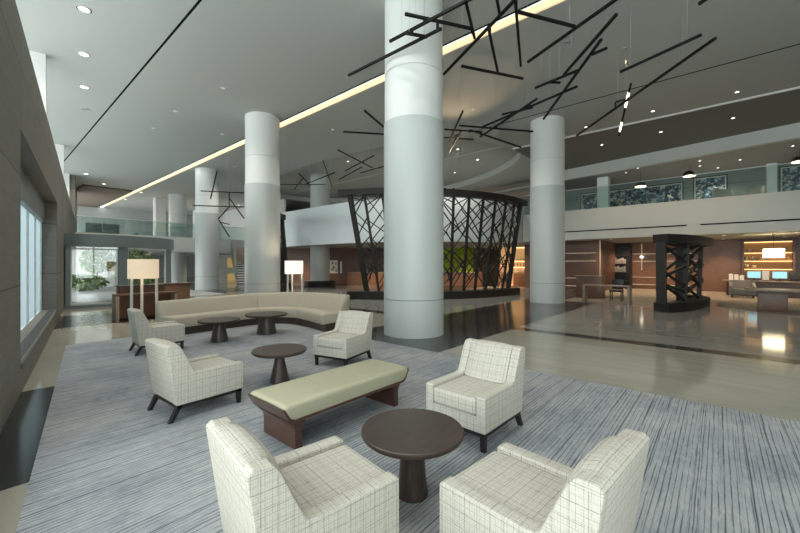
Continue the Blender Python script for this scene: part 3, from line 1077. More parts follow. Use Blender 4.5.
arcwall(ring, 0.35, 2.24, 2.69).build('fascia', M['grey_metal'], t)
arcwall(ring, 0.30, 0.0, 0.10).build('plinth', M['grey_metal'], t)
MB().prism([(p.x, p.y + 0.3) for p in ring] + [(5.9, 21), (2.5, 21)], 2.5, 2.67, 'z').build('canopy', M['grey_metal'], t)


def pt(x):
    for a, b_ in zip(ring, ring[1:]):
        if a.x <= x <= b_.x:
            return a + (b_ - a) * ((x - a.x) / (b_.x - a.x))


for x, w in ((2.13, 0.14), (3.70, 0.30), (5.50, 0.20)):
    p = pt(x)
    MB().box(p.x - w / 2, p.x + w / 2, p.y + 0.06, p.y + 0.30, 0.1, 2.25).build('post', M['grey_metal'], t)
for x0, x1 in ((2.2, 3.55), (3.85, 5.40)):
    a, b_ = pt(x0), pt(x1)
    d = wall_between(MB(), (a.x, a.y + 0.2), (b_.x, b_.y + 0.2), 0.015, 0.1, 2.24).build('glass_door', M['glass'], t)
    q = MB()
    for s0, s1, z0, z1 in ((0, 1, 0.1, 0.17), (0, 1, 2.13, 2.18)):
        wall_between(q, (a.x, a.y + 0.17), (b_.x, b_.y + 0.17), 0.06, z0, z1)
    for u0, u1 in ((0, 0.035), (0.965, 1)):
        p, r_ = a + (b_ - a) * u0, a + (b_ - a) * u1
        wall_between(q, (p.x, p.y + 0.17), (r_.x, r_.y + 0.17), 0.06, 0.1, 2.17)
    q.build('door_frame', M['white_metal'], d)

# the small forecourt seen through the glass doors
o = MB().box(2.6, 8.6, 19.6, 32.5, 0.0, 0.02).build('pavement', M['paving'])
tag(o, 'grey paving of the forecourt beyond the glass doors', 'pavement', kind='structure')


def bush(label, x, y, w, d, h, n, seed, name='shrub', cat_='shrub', z0=0.0, trunk=None, group='shrubs in the forecourt'):
    r = random.Random(seed)
    t = thing(name, label, cat_, (x, y, 0.02), 0, group)
    q = bmesh.new()
    for i in range(n):
        while True:
            p = Vector((r.uniform(-1, 1), r.uniform(-1, 1), r.uniform(-1, 1)))
            if 0.45 < p.length < 1:
                break
        c = Vector((p.x * w, p.y * d, z0 + h / 2 + p.z * h / 2))
        s = 0.07 + 0.07 * r.random()
        a = Vector((r.uniform(-1, 1), r.uniform(-1, 1), r.uniform(-0.6, 0.6))).normalized()
        b_ = a.cross(Vector((r.uniform(-1, 1), r.uniform(-1, 1), r.uniform(-1, 1)))).normalized()
        vs = [q.verts.new(c + a * s), q.verts.new(c + b_ * s * 0.55), q.verts.new(c - a * s), q.verts.new(c - b_ * s * 0.55)]
        q.faces.new(vs)
    mb = MB()
    mb._take(q)
    mb.build('foliage', M['leaf'], t)
    mb = MB()
    if trunk:
        mb.lathe([(trunk, 0), (trunk * 0.7, z0 + 0.4)], 10)
    else:
        for i in range(5):
            a = 2 * PI * i / 5
            mb.bar((0.05 * math.cos(a), 0.05 * math.sin(a), 0), (w * 0.5 * math.cos(a), d * 0.5 * math.sin(a), h * 0.6), 0.025)
    mb.build('stem', M['bark'], t)
    return t


bush('low clipped green hedge beyond the left glass door', 4.0, 28.0, 1.25, 0.5, 1.0, 900, 1)
bush('low green hedge beyond the right glass door', 6.8, 28.3, 1.2, 0.5, 1.1, 800, 2)
bush('young tree in the forecourt beyond the left glass door', 5.0, 29.8, 0.9, 0.9, 1.7, 900, 3, 'young_tree', 'tree', 0.95, 0.07, 'young trees in the forecourt')
bush('young tree in the forecourt beyond the right glass door', 7.15, 30.5, 1.2, 1.1, 1.7, 900, 4, 'young_tree', 'tree', 0.95, 0.07, 'young trees in the forecourt')
o = MB().box(3.9, 8.6, 32.3, 32.5, 0.02, 2.56).build('wall_forecourt', M['art_white'])
tag(o, 'pale wall at the end of the forecourt behind the trees', 'wall', kind='structure')

# two plain grey blue panels and white seat on the far mezzanine
t = thing('blue_grey_panels', 'two grey blue panels standing behind the far balustrade above the entrance', 'screen', (0, 0, 0))
for x0, x1 in ((5.05, 5.95), (6.0, 7.0)):
    MB().box(x0, x1, 33.9, 33.98, 2.85, 4.55, 0.01).build('panel', M['grey_metal'], t)
t = thing('lounge_chair', 'dark angular chair beside the grey blue panels on the far mezzanine', 'chair', (7.75, 34.4, 2.85))
MB().box(-0.3, 0.3, -0.3, 0.3, 0.15, 0.42, 0.03).build('cushion', M['grey_fabric'], t)
MB().prism([(0.2, 0.4), (0.32, 0.4), (0.48, 1.15), (0.38, 1.17)], -0.3, 0.3, 'y', 0.02).build('backrest', M['grey_fabric'], t)
for a in (-0.25, 0.25):
    for b_ in (-0.25, 0.25):
        MB().box(a - 0.02, a + 0.02, b_ - 0.02, b_ + 0.02, 0, 0.15).build('leg', M['black'], t)

# staircase and bright wall panels between the two far columns
t = sroot('staircase', 'dark open tread staircase between the white columns', 'staircase', (13.75, 27.6, 0), -0.3)
for k in range(14):
    MB().box(-0.7, 0.7, 0.27 * k, 0.27 * k + 0.30, 0.19 * k + 0.13, 0.19 * k + 0.19).build('tread', M['paper_white'], t)
for x in (-0.74, 0.74):
    MB().bar((x, 0, 0.05), (x, 3.8, 2.72), 0.05, 0.28).build('stringer', M['steel'], t)
for x in (-0.74, 0.74):
    MB().bar((x, 0, 1.0), (x, 3.8, 3.67), 0.05, 0.05).build('handrail', M['steel'], t)
for x in (-0.735, 0.735):
    q = MB()
    q.prism([(0, 0.2), (3.8, 2.87), (3.8, 3.64), (0, 0.97)], x - 0.008, x + 0.008, 'x')
    q.build('glass_panel', M['rail_glass'], t)
t = thing('wall_panel', 'tall white panel with yellow block below the far mezzanine', 'panel', (0, 0, 0))
MB().box(14.5, 16.9, 35.9, 36.0, 0, 2.5).build('white_board', M['paper_white'], t)
MB().box(15.9, 16.9, 35.86, 35.9, 1.25, 2.2).build('yellow_block', M['yellow'], t)
MB().box(15.9, 16.9, 35.86, 35.9, 0.0, 0.65).build('yellow_block', M['yellow'], t)

# ------------------------------------------------------------------ lattice screens
SC = Vector((18.5, 16.0, 0))


def on(r, deg, z):
    a = math.radians(deg)
    return Vector((SC.x + r * math.cos(a), SC.y + r * math.sin(a), z))


def ringbeam(pts_in, pts_out, z0, z1):
    rows = []
    for a, b_ in zip(pts_in, pts_out):
        rows.append([(a[0], a[1], z0), (b_[0], b_[1], z0), (b_[0], b_[1], z1), (a[0], a[1], z1)])
    return MB().loft(rows, closed=True)


def lattice(label, base, topp, zt, nbay, seed, plw, rw, zb=0.34, postw=0.15, endw=0.26, group='dark lattice screens', ring_h=0.36, posts=None, bw=0.05, sr=(0.055, 0.11)):
    """base, topp: functions u -> point on the foot line and on the head line"""
    r = random.Random(seed)
    t = thing('lattice_screen', label, 'screen', (0, 0, 0), 0, group)
    us = [i / 48 for i in range(49)]

    def band(fn, w):
        P = [fn(u) for u in us]
        ins, out = [], []
        for i, p in enumerate(P):
            d = (P[min(48, i + 1)] - P[max(0, i - 1)])
            d.z = 0
            d.normalize()
            n = Vector((-d.y, d.x, 0)) * w / 2
            ins.append(p - n)
            out.append(p + n)
        return ins, out
    a, b_ = band(base, plw)
    ringbeam(a, b_, 0.0, zb).build('plinth', M['screen'], t)
    a, b_ = band(topp, rw)
    ringbeam(a, b_, zt, zt + ring_h).build('head_ring', M['screen'], t)

    pb, ptp = posts or (base, topp)

    def P(u, k):
        p = pb(u).lerp(ptp(u), k)
        p.z = zb + (zt - zb) * k
        return p
    for i in range(nbay + 1):
        u = i / nbay
        u = min(max(u, 0.012), 0.988)
        w = endw if i in (0, nbay) else postw
        MB().bar(P(u, 0) - Vector((0, 0, .02)), P(u, 1) + Vector((0, 0, .02)), w, w * 0.9, up=(SC - base(u)) if nbay > 4 else (0, 1, 0)).build('post', M['screen'], t)
    for i in range(nbay):
        q = MB()
        u0, u1 = i / nbay, (i + 1) / nbay
        k = 0.0
        flip = r.random() < 0.5
        while k < 0.97:
            st = r.uniform(*sr)
            k0, k1 = k + r.uniform(-0.02, 0.02), k + st + r.uniform(0.03, 0.20)
            if flip:
                k0, k1 = k1, k0
            k0, k1 = min(max(k0, 0.0), 1.0), min(max(k1, 0.0), 1.0)
            q.bar(P(u0, k0), P(u1, k1), bw, bw)
            if r.random() < 0.45:
                um = u0 + (u1 - u0) * r.uniform(0.3, 0.7)
                km = k0 + (k1 - k0) * (um - u0) / (u1 - u0)
                q.bar(P(um, km), P(r.choice((u0, u1)), min(max(km + r.choice((-1, 1)) * r.uniform(0.08, 0.16), 0), 1)), bw * 0.85, bw * 0.85)
            k += st * 0.9
            flip = not flip if r.random() < 0.6 else flip
        q.build('bracing', M['screen'], t)
    return t


lattice('big curved dark lattice screen with X bracing behind the nearest column',
        lambda u: on(7.7, 203 + 70 * u, 0), lambda u: on(8.1, 201 + 74 * u, 0), 4.70, 12, 5, 0.7, 0.5,
        postw=0.10, endw=0.20, bw=0.042, ring_h=0.26, posts=(lambda u: on(7.7, 208.5 + 60 * u, 0), lambda u: on(8.1, 203.5 + 69.5 * u, 0)))
lattice('dark lattice screen seen edge on behind the white lamp',
        lambda u: on(7.7, 128 + 26 * u, 0), lambda u: on(8.2, 125 + 30 * u, 0), 4.62, 5, 9, 0.7, 0.5)
foot = cat([(14.95, 1.45), (15.7, 1.05), (16.8, 0.76), (17.9, 0.56), (18.9, 0.50), (19.6, 0.78), (19.8, 1.3)], 10)
head = cat([(14.75, 1.45), (15.6, 1.0), (16.8, 0.68), (18.0, 0.50), (19.1, 0.42), (19.85, 0.72), (20.05, 1.3)], 10)


def along(pts):
    def fn(u):
        x = u * (len(pts) - 1)
        i = min(int(x), len(pts) - 2)
        return pts[i].lerp(pts[i + 1], x - i)
    return fn


lattice('small dark curved lattice pavilion standing alone before the reception', along(foot), along(head), 2.30, 4, 14, 0.5, 0.5, 0.30, 0.16, 0.30, ring_h=0.28, bw=0.07, sr=(0.11, 0.18))

for k, d in enumerate((235.5, 238.5)):
    v = on(8.0, d, 4.965)
    t = thing('uplight', 'small warm uplight on the head of the big lattice screen, %s one' % ('left', 'right')[k], 'uplight', v, 0, 'uplights on the lattice screen')
    MB().lathe([(0.06, 0), (0.06, 0.10), (0.05, 0.12)], 16).build('housing', M['bronze'], t)
    MB().lathe([(0.05, 0.122), (0.0, 0.122)], 16, cap=False).build('lens', M['bulb'], t)
    l = bpy.data.lights.new('uplight_lamp', 'SPOT')
    l.energy = 130
    l.color = (1.0, 0.70, 0.42)
    l.spot_size = 0.9
    l.spot_blend = 1.0
    l.shadow_soft_size = 0.05
    o = bpy.data.objects.new('uplight_lamp', l)
    COL.objects.link(o)
    o.parent = t
    o.location = (0, 0, 0.14)
    dv = Vector((-2.4 - 0.5 * k, -2.3, 2.4)).normalized()
    o.rotation_euler = dv.to_track_quat('-Z', 'Y').to_euler()

# ------------------------------------------------------------------ lounge behind the big screen
t = thing('round_bench', 'low dark round bench around the back column', 'bench', (16.3, 21.8, 0))
MB().lathe([(0.72, 0.0), (1.1, 0.0), (1.12, 0.06), (1.12, 0.36), (1.06, 0.40), (0.72, 0.40)], 48).build('seat_ring', M['bronze'], t)


def back_pt(k):   # along the diagonal back wall, k = 0 at the bar end
    a, b_ = Vector((27.2, 13.2, 0)), Vector((14.0, 30.0, 0))
    return a.lerp(b_, k)


BD = (Vector((14.0, 30.0, 0)) - Vector((27.2, 13.2, 0))).normalized()
BNR = Vector((-BD.y, BD.x, 0))        # towards the lobby
if BNR.dot(Vector((-1, -1, 0))) < 0:
    BNR = -BNR
BROT = math.atan2(BD.y, BD.x)


def on_back(name, label, cat_, k, z, group=None):
    p = back_pt(k) + BNR * 0.03
    return thing(name, label, cat_, (p.x, p.y, z), BROT, group)


SG = -1 if BNR.dot(Vector((-BD.y, BD.x, 0))) < 0 else 1
t = on_back('framed_picture', 'small framed ink drawing on the dark lounge wall', 'picture', 0.62, 0.85)
MB().box(-0.32, 0.32, min(0, SG * 0.03), max(0, SG * 0.03), 0, 1.05).build('frame', M['art_white'], t)
MB().box(-0.24, 0.24, min(0, SG * 0.04), max(0, SG * 0.04), 0.1, 0.95).build('print', M['art_ink'], t)
t = on_back('wall_light', 'narrow white wall light beside the framed ink drawing', 'wall light', 0.592, 0.85)
MB().box(-0.07, 0.07, min(0, SG * 0.06), max(0, SG * 0.06), 0, 0.95).build('diffuser', M['art_white'], t)
t = on_back('living_wall', 'bright green moss wall behind the lattice screen', 'plant wall', 0.16, 0.95)
MB().box(-1.4, 1.4, min(0, SG * 0.1), max(0, SG * 0.1), 0, 1.95).build('moss', M['moss'], t)
MB().box(-1.45, 1.45, min(0, SG * 0.06), max(0, SG * 0.06), -0.05, 2.0).build('frame', M['bronze'], t)
# low walnut counter below, and beside it a black door leaf
t = thing('lounge_counter', 'low walnut counter along the back of the lounge behind the screen', 'counter')
for k0, k1 in ((0.08, 0.55),):
    a, b_ = back_pt(k0) + BNR * 1.6, back_pt(k1) + BNR * 1.6
    wall_between(MB(), (a.x, a.y), (b_.x, b_.y), 0.5 * SG, 0.0, 0.92).build('body', M['walnut'], t)
    wall_between(MB(), (a.x, a.y), (b_.x, b_.y), 0.56 * SG, 0.92, 0.98).build('worktop', M['taupe_wood'], t)
p = Vector((26.6, 12.3, 0))
t = thing('folding_screen', 'tall black folding screen between green wall and bar', 'screen', (25.6, 12.7, 0), math.radians(130))
for k in range(3):
    MB().box(-0.9 + 0.6 * k, -0.9 + 0.6 * k + 0.57, -0.04 + 0.05 * (k % 2), 0.05 * (k % 2), 0, 2.62).build('leaf', M['black'], t)
# bar shelf
t = thing('bar_shelf', 'warm backlit bar shelf beside the white column', 'shelf', (25.3, 10.35, 0), math.radians(311))
# local +y faces away from the lobby
MB().box(-1.7, 0.85, 0.30, 0.36, 0, 2.85).build('back_panel', M['bar_glow'], t)
for z in (0.02, 1.0, 1.42, 1.85, 2.82):
    MB().box(-1.7, 0.85, 0.0, 0.30, z - 0.02, z + 0.02).build('shelf', M['walnut'], t)
for x in (-1.7, 0.85):
    MB().box(x - 0.03, x + 0.03, -0.01, 0.36, 0, 2.85).build('side_panel', M['walnut'], t)
for x in (-1.38, -0.5, 0.0, 0.5):
    MB().box(x - 0.26, x + 0.24, -0.015, 0.005, 0.06, 0.94).build('door', M['walnut'], t)
for z in (1.38, 1.81, 2.78):
    MB().box(-0.80, 0.80, 0.26, 0.29, z - 0.02, z - 0.008).build('light_strip', M['shelf_led'], t)
rot = Matrix.Rotation(math.radians(311), 3, 'Z')
BP = [[(0.034, 0), (0.034, 0.16), (0.012, 0.21), (0.012, 0.27)], [(0.04, 0), (0.042, 0.12), (0.015, 0.17), (0.015, 0.23)]]
bot = []
for j, (z, mat_) in enumerate(((1.02, 'bottle'), (1.44, 'amber'), (1.87, 'bottle'))):
    for k in range(7):
        lx = -0.66 + 0.22 * k
        v = rot @ Vector((lx, 0.14, 0))
        lab = '%s bottle, number %s from the left on the %s bar shelf' % (('clear', 'amber', 'clear tall')[j], ('one', 'two', 'three', 'four', 'five', 'six', 'seven')[k], ('lower', 'middle', 'upper')[j])
        o = MB().lathe(BP[(j + k) % 2], 12).build('bottle', M[mat_], loc=(25.3 + v.x, 10.35 + v.y, z))
        tag(o, lab, 'bottle', group='bottles on the bar shelf')

# ------------------------------------------------------------------ reception
t = thing('waiting_desk', 'slim open frame desk in front of the walnut wing wall', 'desk')
MB().box(16.55, 17.05, 2.60, 4.28, 0.70, 0.75, 0.004).build('tabletop', M['taupe_wood'], t)
for y in (2.60, 4.20):
    MB().box(16.55, 17.05, y, y + 0.08, 0.012, 0.70, 0.004).build('side_panel', M['taupe_wood'], t)
t = thing('host_stand', 'tall walnut host stand behind the slim open desk', 'stand')
MB().box(18.6, 19.2, 4.0, 5.1, 0.012, 1.02, 0.006).build('body', M['walnut_dark'], t)
MB().box(18.56, 19.24, 3.96, 5.14, 1.02, 1.06, 0.004).build('worktop', M['taupe_wood'], t)
t = thing('task_chair', 'dark chair tucked behind the slim open desk', 'chair', (18.0, 3.3, 0.012), PI)
MB().box(-0.24, 0.24, -0.24, 0.24, 0.40, 0.47, 0.02).build('seat', M['black'], t)
MB().box(-0.27, -0.21, -0.22, 0.22, 0.5, 0.92, 0.02).build('backrest', M['black'], t)
for a in (-0.2, 0.2):
    for b_ in (-0.2, 0.2):
        MB().box(a - 0.018, a + 0.018, b_ - 0.018, b_ + 0.018, 0.0, 0.42).build('leg', M['black'], t)
o = MB().box(19.35, 20.4, 3.3, 4.4, 0.012, 0.024).build('floor_mat', M['black'])
tag(o, 'black floor mat on the pale carpet behind the open desk', 'mat')
t = thing('books_niche', 'tall dark bookcase niche at the corner of the walnut walls', 'bookcase', (0, 0, 0))
MB().box(27.9, 28.46, 4.35, 5.45, 0.012, 2.95).build('carcass', M['black'], t)
for z in (0.5, 1.05, 1.6, 2.15, 2.7):
    MB().box(27.82, 27.92, 4.40, 5.40, z - 0.02, z + 0.02).build('shelf', M['dark_wood'], t)
i = 0
for z in (1.07, 1.62):
    for k in range(6):
        y = 5.28 - 0.13 * k
        h = 0.30 + 0.05 * ((k * 7 + i) % 3)
        o = MB().box(27.75, 27.895, y - 0.05, y + 0.05, z, z + h, 0.004).build('book', M['book'])
        tag(o, 'pale book, number %s from the left on the %s shelf of the dark niche' % (('one', 'two', 'three', 'four', 'five', 'six')[k], 'upper' if i else 'lower'), 'book', group='books in the dark niche')
    i += 1
t = thing('wall_sconce', 'cross shaped warm sconce on the walnut wall', 'wall light', (28.45, 3.78, 2.06))
MB().box(-0.03, 0.02, -0.05, 0.05, -0.10, 0.10, 0.01).build('body', M['steel'], t)
MB().box(-0.04, 0.0, -0.018, 0.018, -0.85, 0.85).build('light_bar', M['led_line'], t)
for z in (-0.03,):
    MB().lathe([(0.09, -0.05), (0.09, 0.05)], 16, -0.05, 0).build('glow_disc', M['bulb'], t)

# long reception table, back counter and what stands on it
t = thing('reception_table', 'long taupe table on a walnut slab leg at the right', 'table')
MB().box(16.9, 18.3, -4.2, -0.72, 0.70, 0.75, 0.006).build('tabletop', M['taupe_wood'], t)
MB().box(17.35, 17.75, -1.72, -1.02, 0.012, 0.70, 0.004).build('slab_leg', M['walnut_dark'], t)
MB().box(17.35, 17.75, -4.0, -3.3, 0.012, 0.70, 0.004).build('slab_leg', M['walnut_dark'], t)
t = thing('work_counter', 'long walnut work counter carrying the two lit monitors', 'counter')
MB().box(24.6, 25.4, -4.5, -0.15, 0.73, 0.79, 0.006).build('worktop', M['taupe_wood'], t)
MB().box(25.1, 25.35, -4.4, -0.3, 0.012, 0.73).build('body', M['walnut_dark'], t)
MB().box(24.65, 25.1, -1.35, -1.2, 0.012, 0.73).build('side_panel', M['walnut_dark'], t)
MB().box(24.65, 25.1, -3.3, -3.15, 0.012, 0.73).build('side_panel', M['walnut_dark'], t)


def monitor(label, y, w):
    t = thing('monitor', label, 'monitor', (25.0, y, 0.79), 0, 'monitors on the work counter')
    MB().box(0, 0.035, -w / 2, w / 2, 0.11, 0.46, 0.006).build('housing', M['black'], t)
    MB().box(-0.006, 0.001, -w / 2 + 0.015, w / 2 - 0.015, 0.125, 0.445).build('screen', M['monitor'], t)
    MB().box(0.035, 0.06, -0.04, 0.04, 0.02, 0.30).build('neck', M['black'], t)
    MB().box(-0.06, 0.12, -0.14, 0.14, 0.0, 0.02, 0.004).build('foot', M['black'], t)


monitor('lit blue monitor on the work counter, nearer the armchair', -1.32, 0.50)
monitor('lit pale blue monitor on the work counter, beside the black printer', -2.20, 0.52)
t = thing('printer', 'black printer at the end of the work counter by the monitors', 'printer', (25.0, -2.75, 0.79))
MB().box(-0.2, 0.2, -0.24, 0.24, 0.0, 0.42, 0.02).build('housing', M['silver'], t)
MB().box(-0.23, -0.19, -0.18, 0.18, 0.10, 0.14).build('paper_tray', M['black'], t)
MB().box(-0.1, 0.18, -0.2, 0.2, 0.42, 0.47, 0.01).build('lid', M['silver'], t)
for k, (y, h, lab) in enumerate(((-0.48, 0.30, 'first'), (-0.68, 0.27, 'second'), (-0.88, 0.24, 'third'))):
    t = thing('paper_holder', 'small white brochure holder, %s from the left on the work counter' % lab, 'holder', (24.85, y, 0.79), 0, 'white brochure holders on the work counter')
    MB().prism([(-0.04, 0), (0.07, 0), (0.09, h), (0.07, h), (0.03, 0.06), (-0.04, 0.06)], -0.08, 0.08, 'y').build('tray', M['paper_white'], t)
    MB().prism([(0.02, 0.05), (0.04, 0.05), (0.08, h + 0.02), (0.06, h + 0.02)], -0.07, 0.07, 'y').build('brochures', M['art_white'], t)
t = thing('table_sign', 'upright white card between the two lit monitors', 'card', (25.05, -1.73, 0.79))
MB().box(0, 0.02, -0.12, 0.12, 0.03, 0.48).build('card', M['paper_white'], t)
MB().box(-0.05, 0.07, -0.12, 0.12, 0, 0.03).build('foot', M['black'], t)
t = thing('tub_chair', 'grey upholstered armchair in front of the work counter', 'armchair', (23.75, -0.85, 0.012), PI)
MB().box(-0.42, 0.40, -0.40, 0.40, 0.14, 0.42, 0.05, 3).build('seat', M['grey_fabric'], t)
MB().prism([(-0.44, 0.2), (-0.50, 0.80), (-0.38, 0.82), (-0.26, 0.2)], -0.42, 0.42, 'y', 0.04, 3).build('backrest', M['grey_fabric'], t)
for s in (-1, 1):
    MB().prism([(-0.45, 0.16), (-0.47, 0.72), (-0.30, 0.70), (0.36, 0.54), (0.38, 0.16)], min(s * 0.34, s * 0.47), max(s * 0.34, s * 0.47), 'y', 0.035, 3).build('arm', M['grey_fabric'], t)
for a in (-0.36, 0.32):
    for b_ in (-0.36, 0.36):
        MB().box(a - 0.025, a + 0.025, b_ - 0.025, b_ + 0.025, 0, 0.15).build('leg', M['black'], t)
# backlit shelf wall
t = thing('display_shelf', 'backlit display shelves on the reception wall behind the monitors', 'shelf')
MB().box(28.40, 28.47, -3.0, -1.05, 0.9, 2.85).build('back_panel', M['shelf_glow'], t)
for y in (-3.0, -1.05):
    MB().box(28.05, 28.47, y - 0.04, y + 0.04, 0.012, 2.9).build('side_panel', M['walnut_dark'], t)
for z in (0.9, 1.35, 1.80, 2.25, 2.85):
    MB().box(28.08, 28.42, -3.0, -1.05, z - 0.02, z + 0.02).build('shelf', M['walnut'], t)
MB().box(28.08, 28.42, -3.0, -1.05, 0.012, 0.88).build('cabinet', M['walnut_dark'], t)
VP = [(0.05, 0), (0.09, 0.06), (0.10, 0.14), (0.06, 0.20), (0.045, 0.22)]
JP = [(0.09, 0), (0.09, 0.16), (0.075, 0.17)]
for z in (1.33, 1.78, 2.23, 2.83):
    MB().box(28.36, 28.39, -2.95, -1.10, z - 0.03, z - 0.021).build('light_strip', M['shelf_led'], t)
names = ('jar', 'vase', 'bowl')
for z, row, lab in ((0.92, (-1.25, -2.55), 'lowest'), (1.37, (-1.2, -1.5), 'second'), (1.82, (-1.2, -1.5, -1.8), 'third'), (2.27, (-1.3, -2.7), 'top')):
    for k, y in enumerate(row):
        o = MB().lathe(VP if (k + int(z * 10)) % 2 else JP, 20).build('pottery_vase', M['vase'], loc=(28.22, y, z))
        tag(o, 'cream pottery piece, %s from the left on the %s glowing display shelf' % (('first', 'second', 'third')[k], lab), 'vase', group='pottery on the display shelves')
# pendant drum over the table
t = thing('pendant_lamp', 'glowing white drum pendant over the work counter', 'pendant lamp', (24.4, -1.95, 0))
MB().lathe([(0.36, 1.90), (0.36, 2.31), (0.35, 2.31), (0.35, 1.90)], 40, cap=False).build('lamp_shade', M['pendant_glow'], t)
MB().lathe([(0.35, 1.905), (0.0, 1.905)], 40, cap=False).build('diffuser', M['pendant_glow'], t)
MB().bar((0, 0, 2.2), (0, 0, 3.0), 0.015).build('cable', M['black'], t)
MB().lathe([(0.06, 2.97), (0.06, 3.0)], 16).build('ceiling_rose', M['black'], t)
MB().bar((-0.36, 0, 2.2), (0.36, 0, 2.2), 0.015).build('spider', M['black'], t)

# ------------------------------------------------------------------ right mezzanine
def painting(label, y0, y1, z0, z1):
    t = thing('framed_painting', label, 'painting', (28.18, (y0 + y1) / 2, z0), 0, 'blue paintings on the mezzanine')
    w = abs(y1 - y0) / 2
    MB().box(-0.06, 0.0, -w, w, 0, z1 - z0).build('frame', M['black'], t)
    MB().box(-0.075, -0.05, -w + 0.06, w - 0.06, 0.06, z1 - z0 - 0.06).build('mount', M['art_white'], t)
    MB().box(-0.085, -0.07, -w + 0.12, w - 0.12, 0.12, z1 - z0 - 0.12).build('canvas', M['art_blue'], t)


painting('wide blue and white abstract painting on the mezzanine, left of the pendant lamps', 7.4, 1.6, 4.4, 6.6)
painting('square blue and white painting on the mezzanine, left of the pale pillar', 1.15, -0.40, 4.75, 6.75)
painting('tall blue and white painting on the mezzanine, right of the pale pillar', -2.45, -4.1, 4.75, 6.80)


def dome(label, x, y, z):
    t = thing('dome_pendant', label, 'pendant lamp', (x, y, 0), 0, 'black dome pendants over the mezzanine')
    MB().lathe([(0.30, z), (0.29, z + 0.10), (0.22, z + 0.20), (0.08, z + 0.26), (0.03, z + 0.28)], 32).build('lamp_shade', M['black'], t)
    MB().lathe([(0.28, z - 0.03), (0.28, z - 0.002), (0.0, z - 0.001)], 32).build('diffuser', M['pendant_glow'], t)
    MB().bar((0, 0, z + 0.26), (0, 0, 6.96), 0.015).build('cable', M['black'], t)


dome('black dome pendant nearest the white pillar on the mezzanine', 25.5, 3.45, 6.15)
dome('black dome pendant above the square blue painting on the mezzanine', 25.5, 1.2, 6.42)
dome('black dome pendant at the far right above the tall blue painting', 25.5, -2.9, 6.45)


def mezz_chair(label, y, rot):
    t = thing('mezzanine_chair', label, 'chair', (24.6, y, 4.05), rot, 'tan chairs on the mezzanine')
    MB().box(-0.35, 0.35, -0.35, 0.35, 0.18, 0.45, 0.04).build('seat', M['tan_fabric'], t)
    MB().prism([(-0.30, 0.4), (-0.45, 1.25), (-0.30, 1.28), (-0.12, 0.4)], -0.38, 0.38, 'y', 0.05, 3).build('backrest', M['tan_fabric'], t)
    for a in (-0.28, 0.28):
        for b_ in (-0.28, 0.28):
            MB().box(a - 0.02, a + 0.02, b_ - 0.02, b_ + 0.02, 0, 0.19).build('leg', M['black'], t)


mezz_chair('tan high back chair behind the mezzanine glass, beside the square painting', 0.0, 0.4)
mezz_chair('tan high back chair behind the mezzanine glass, beside the pale pillar', -1.1, 2.2)

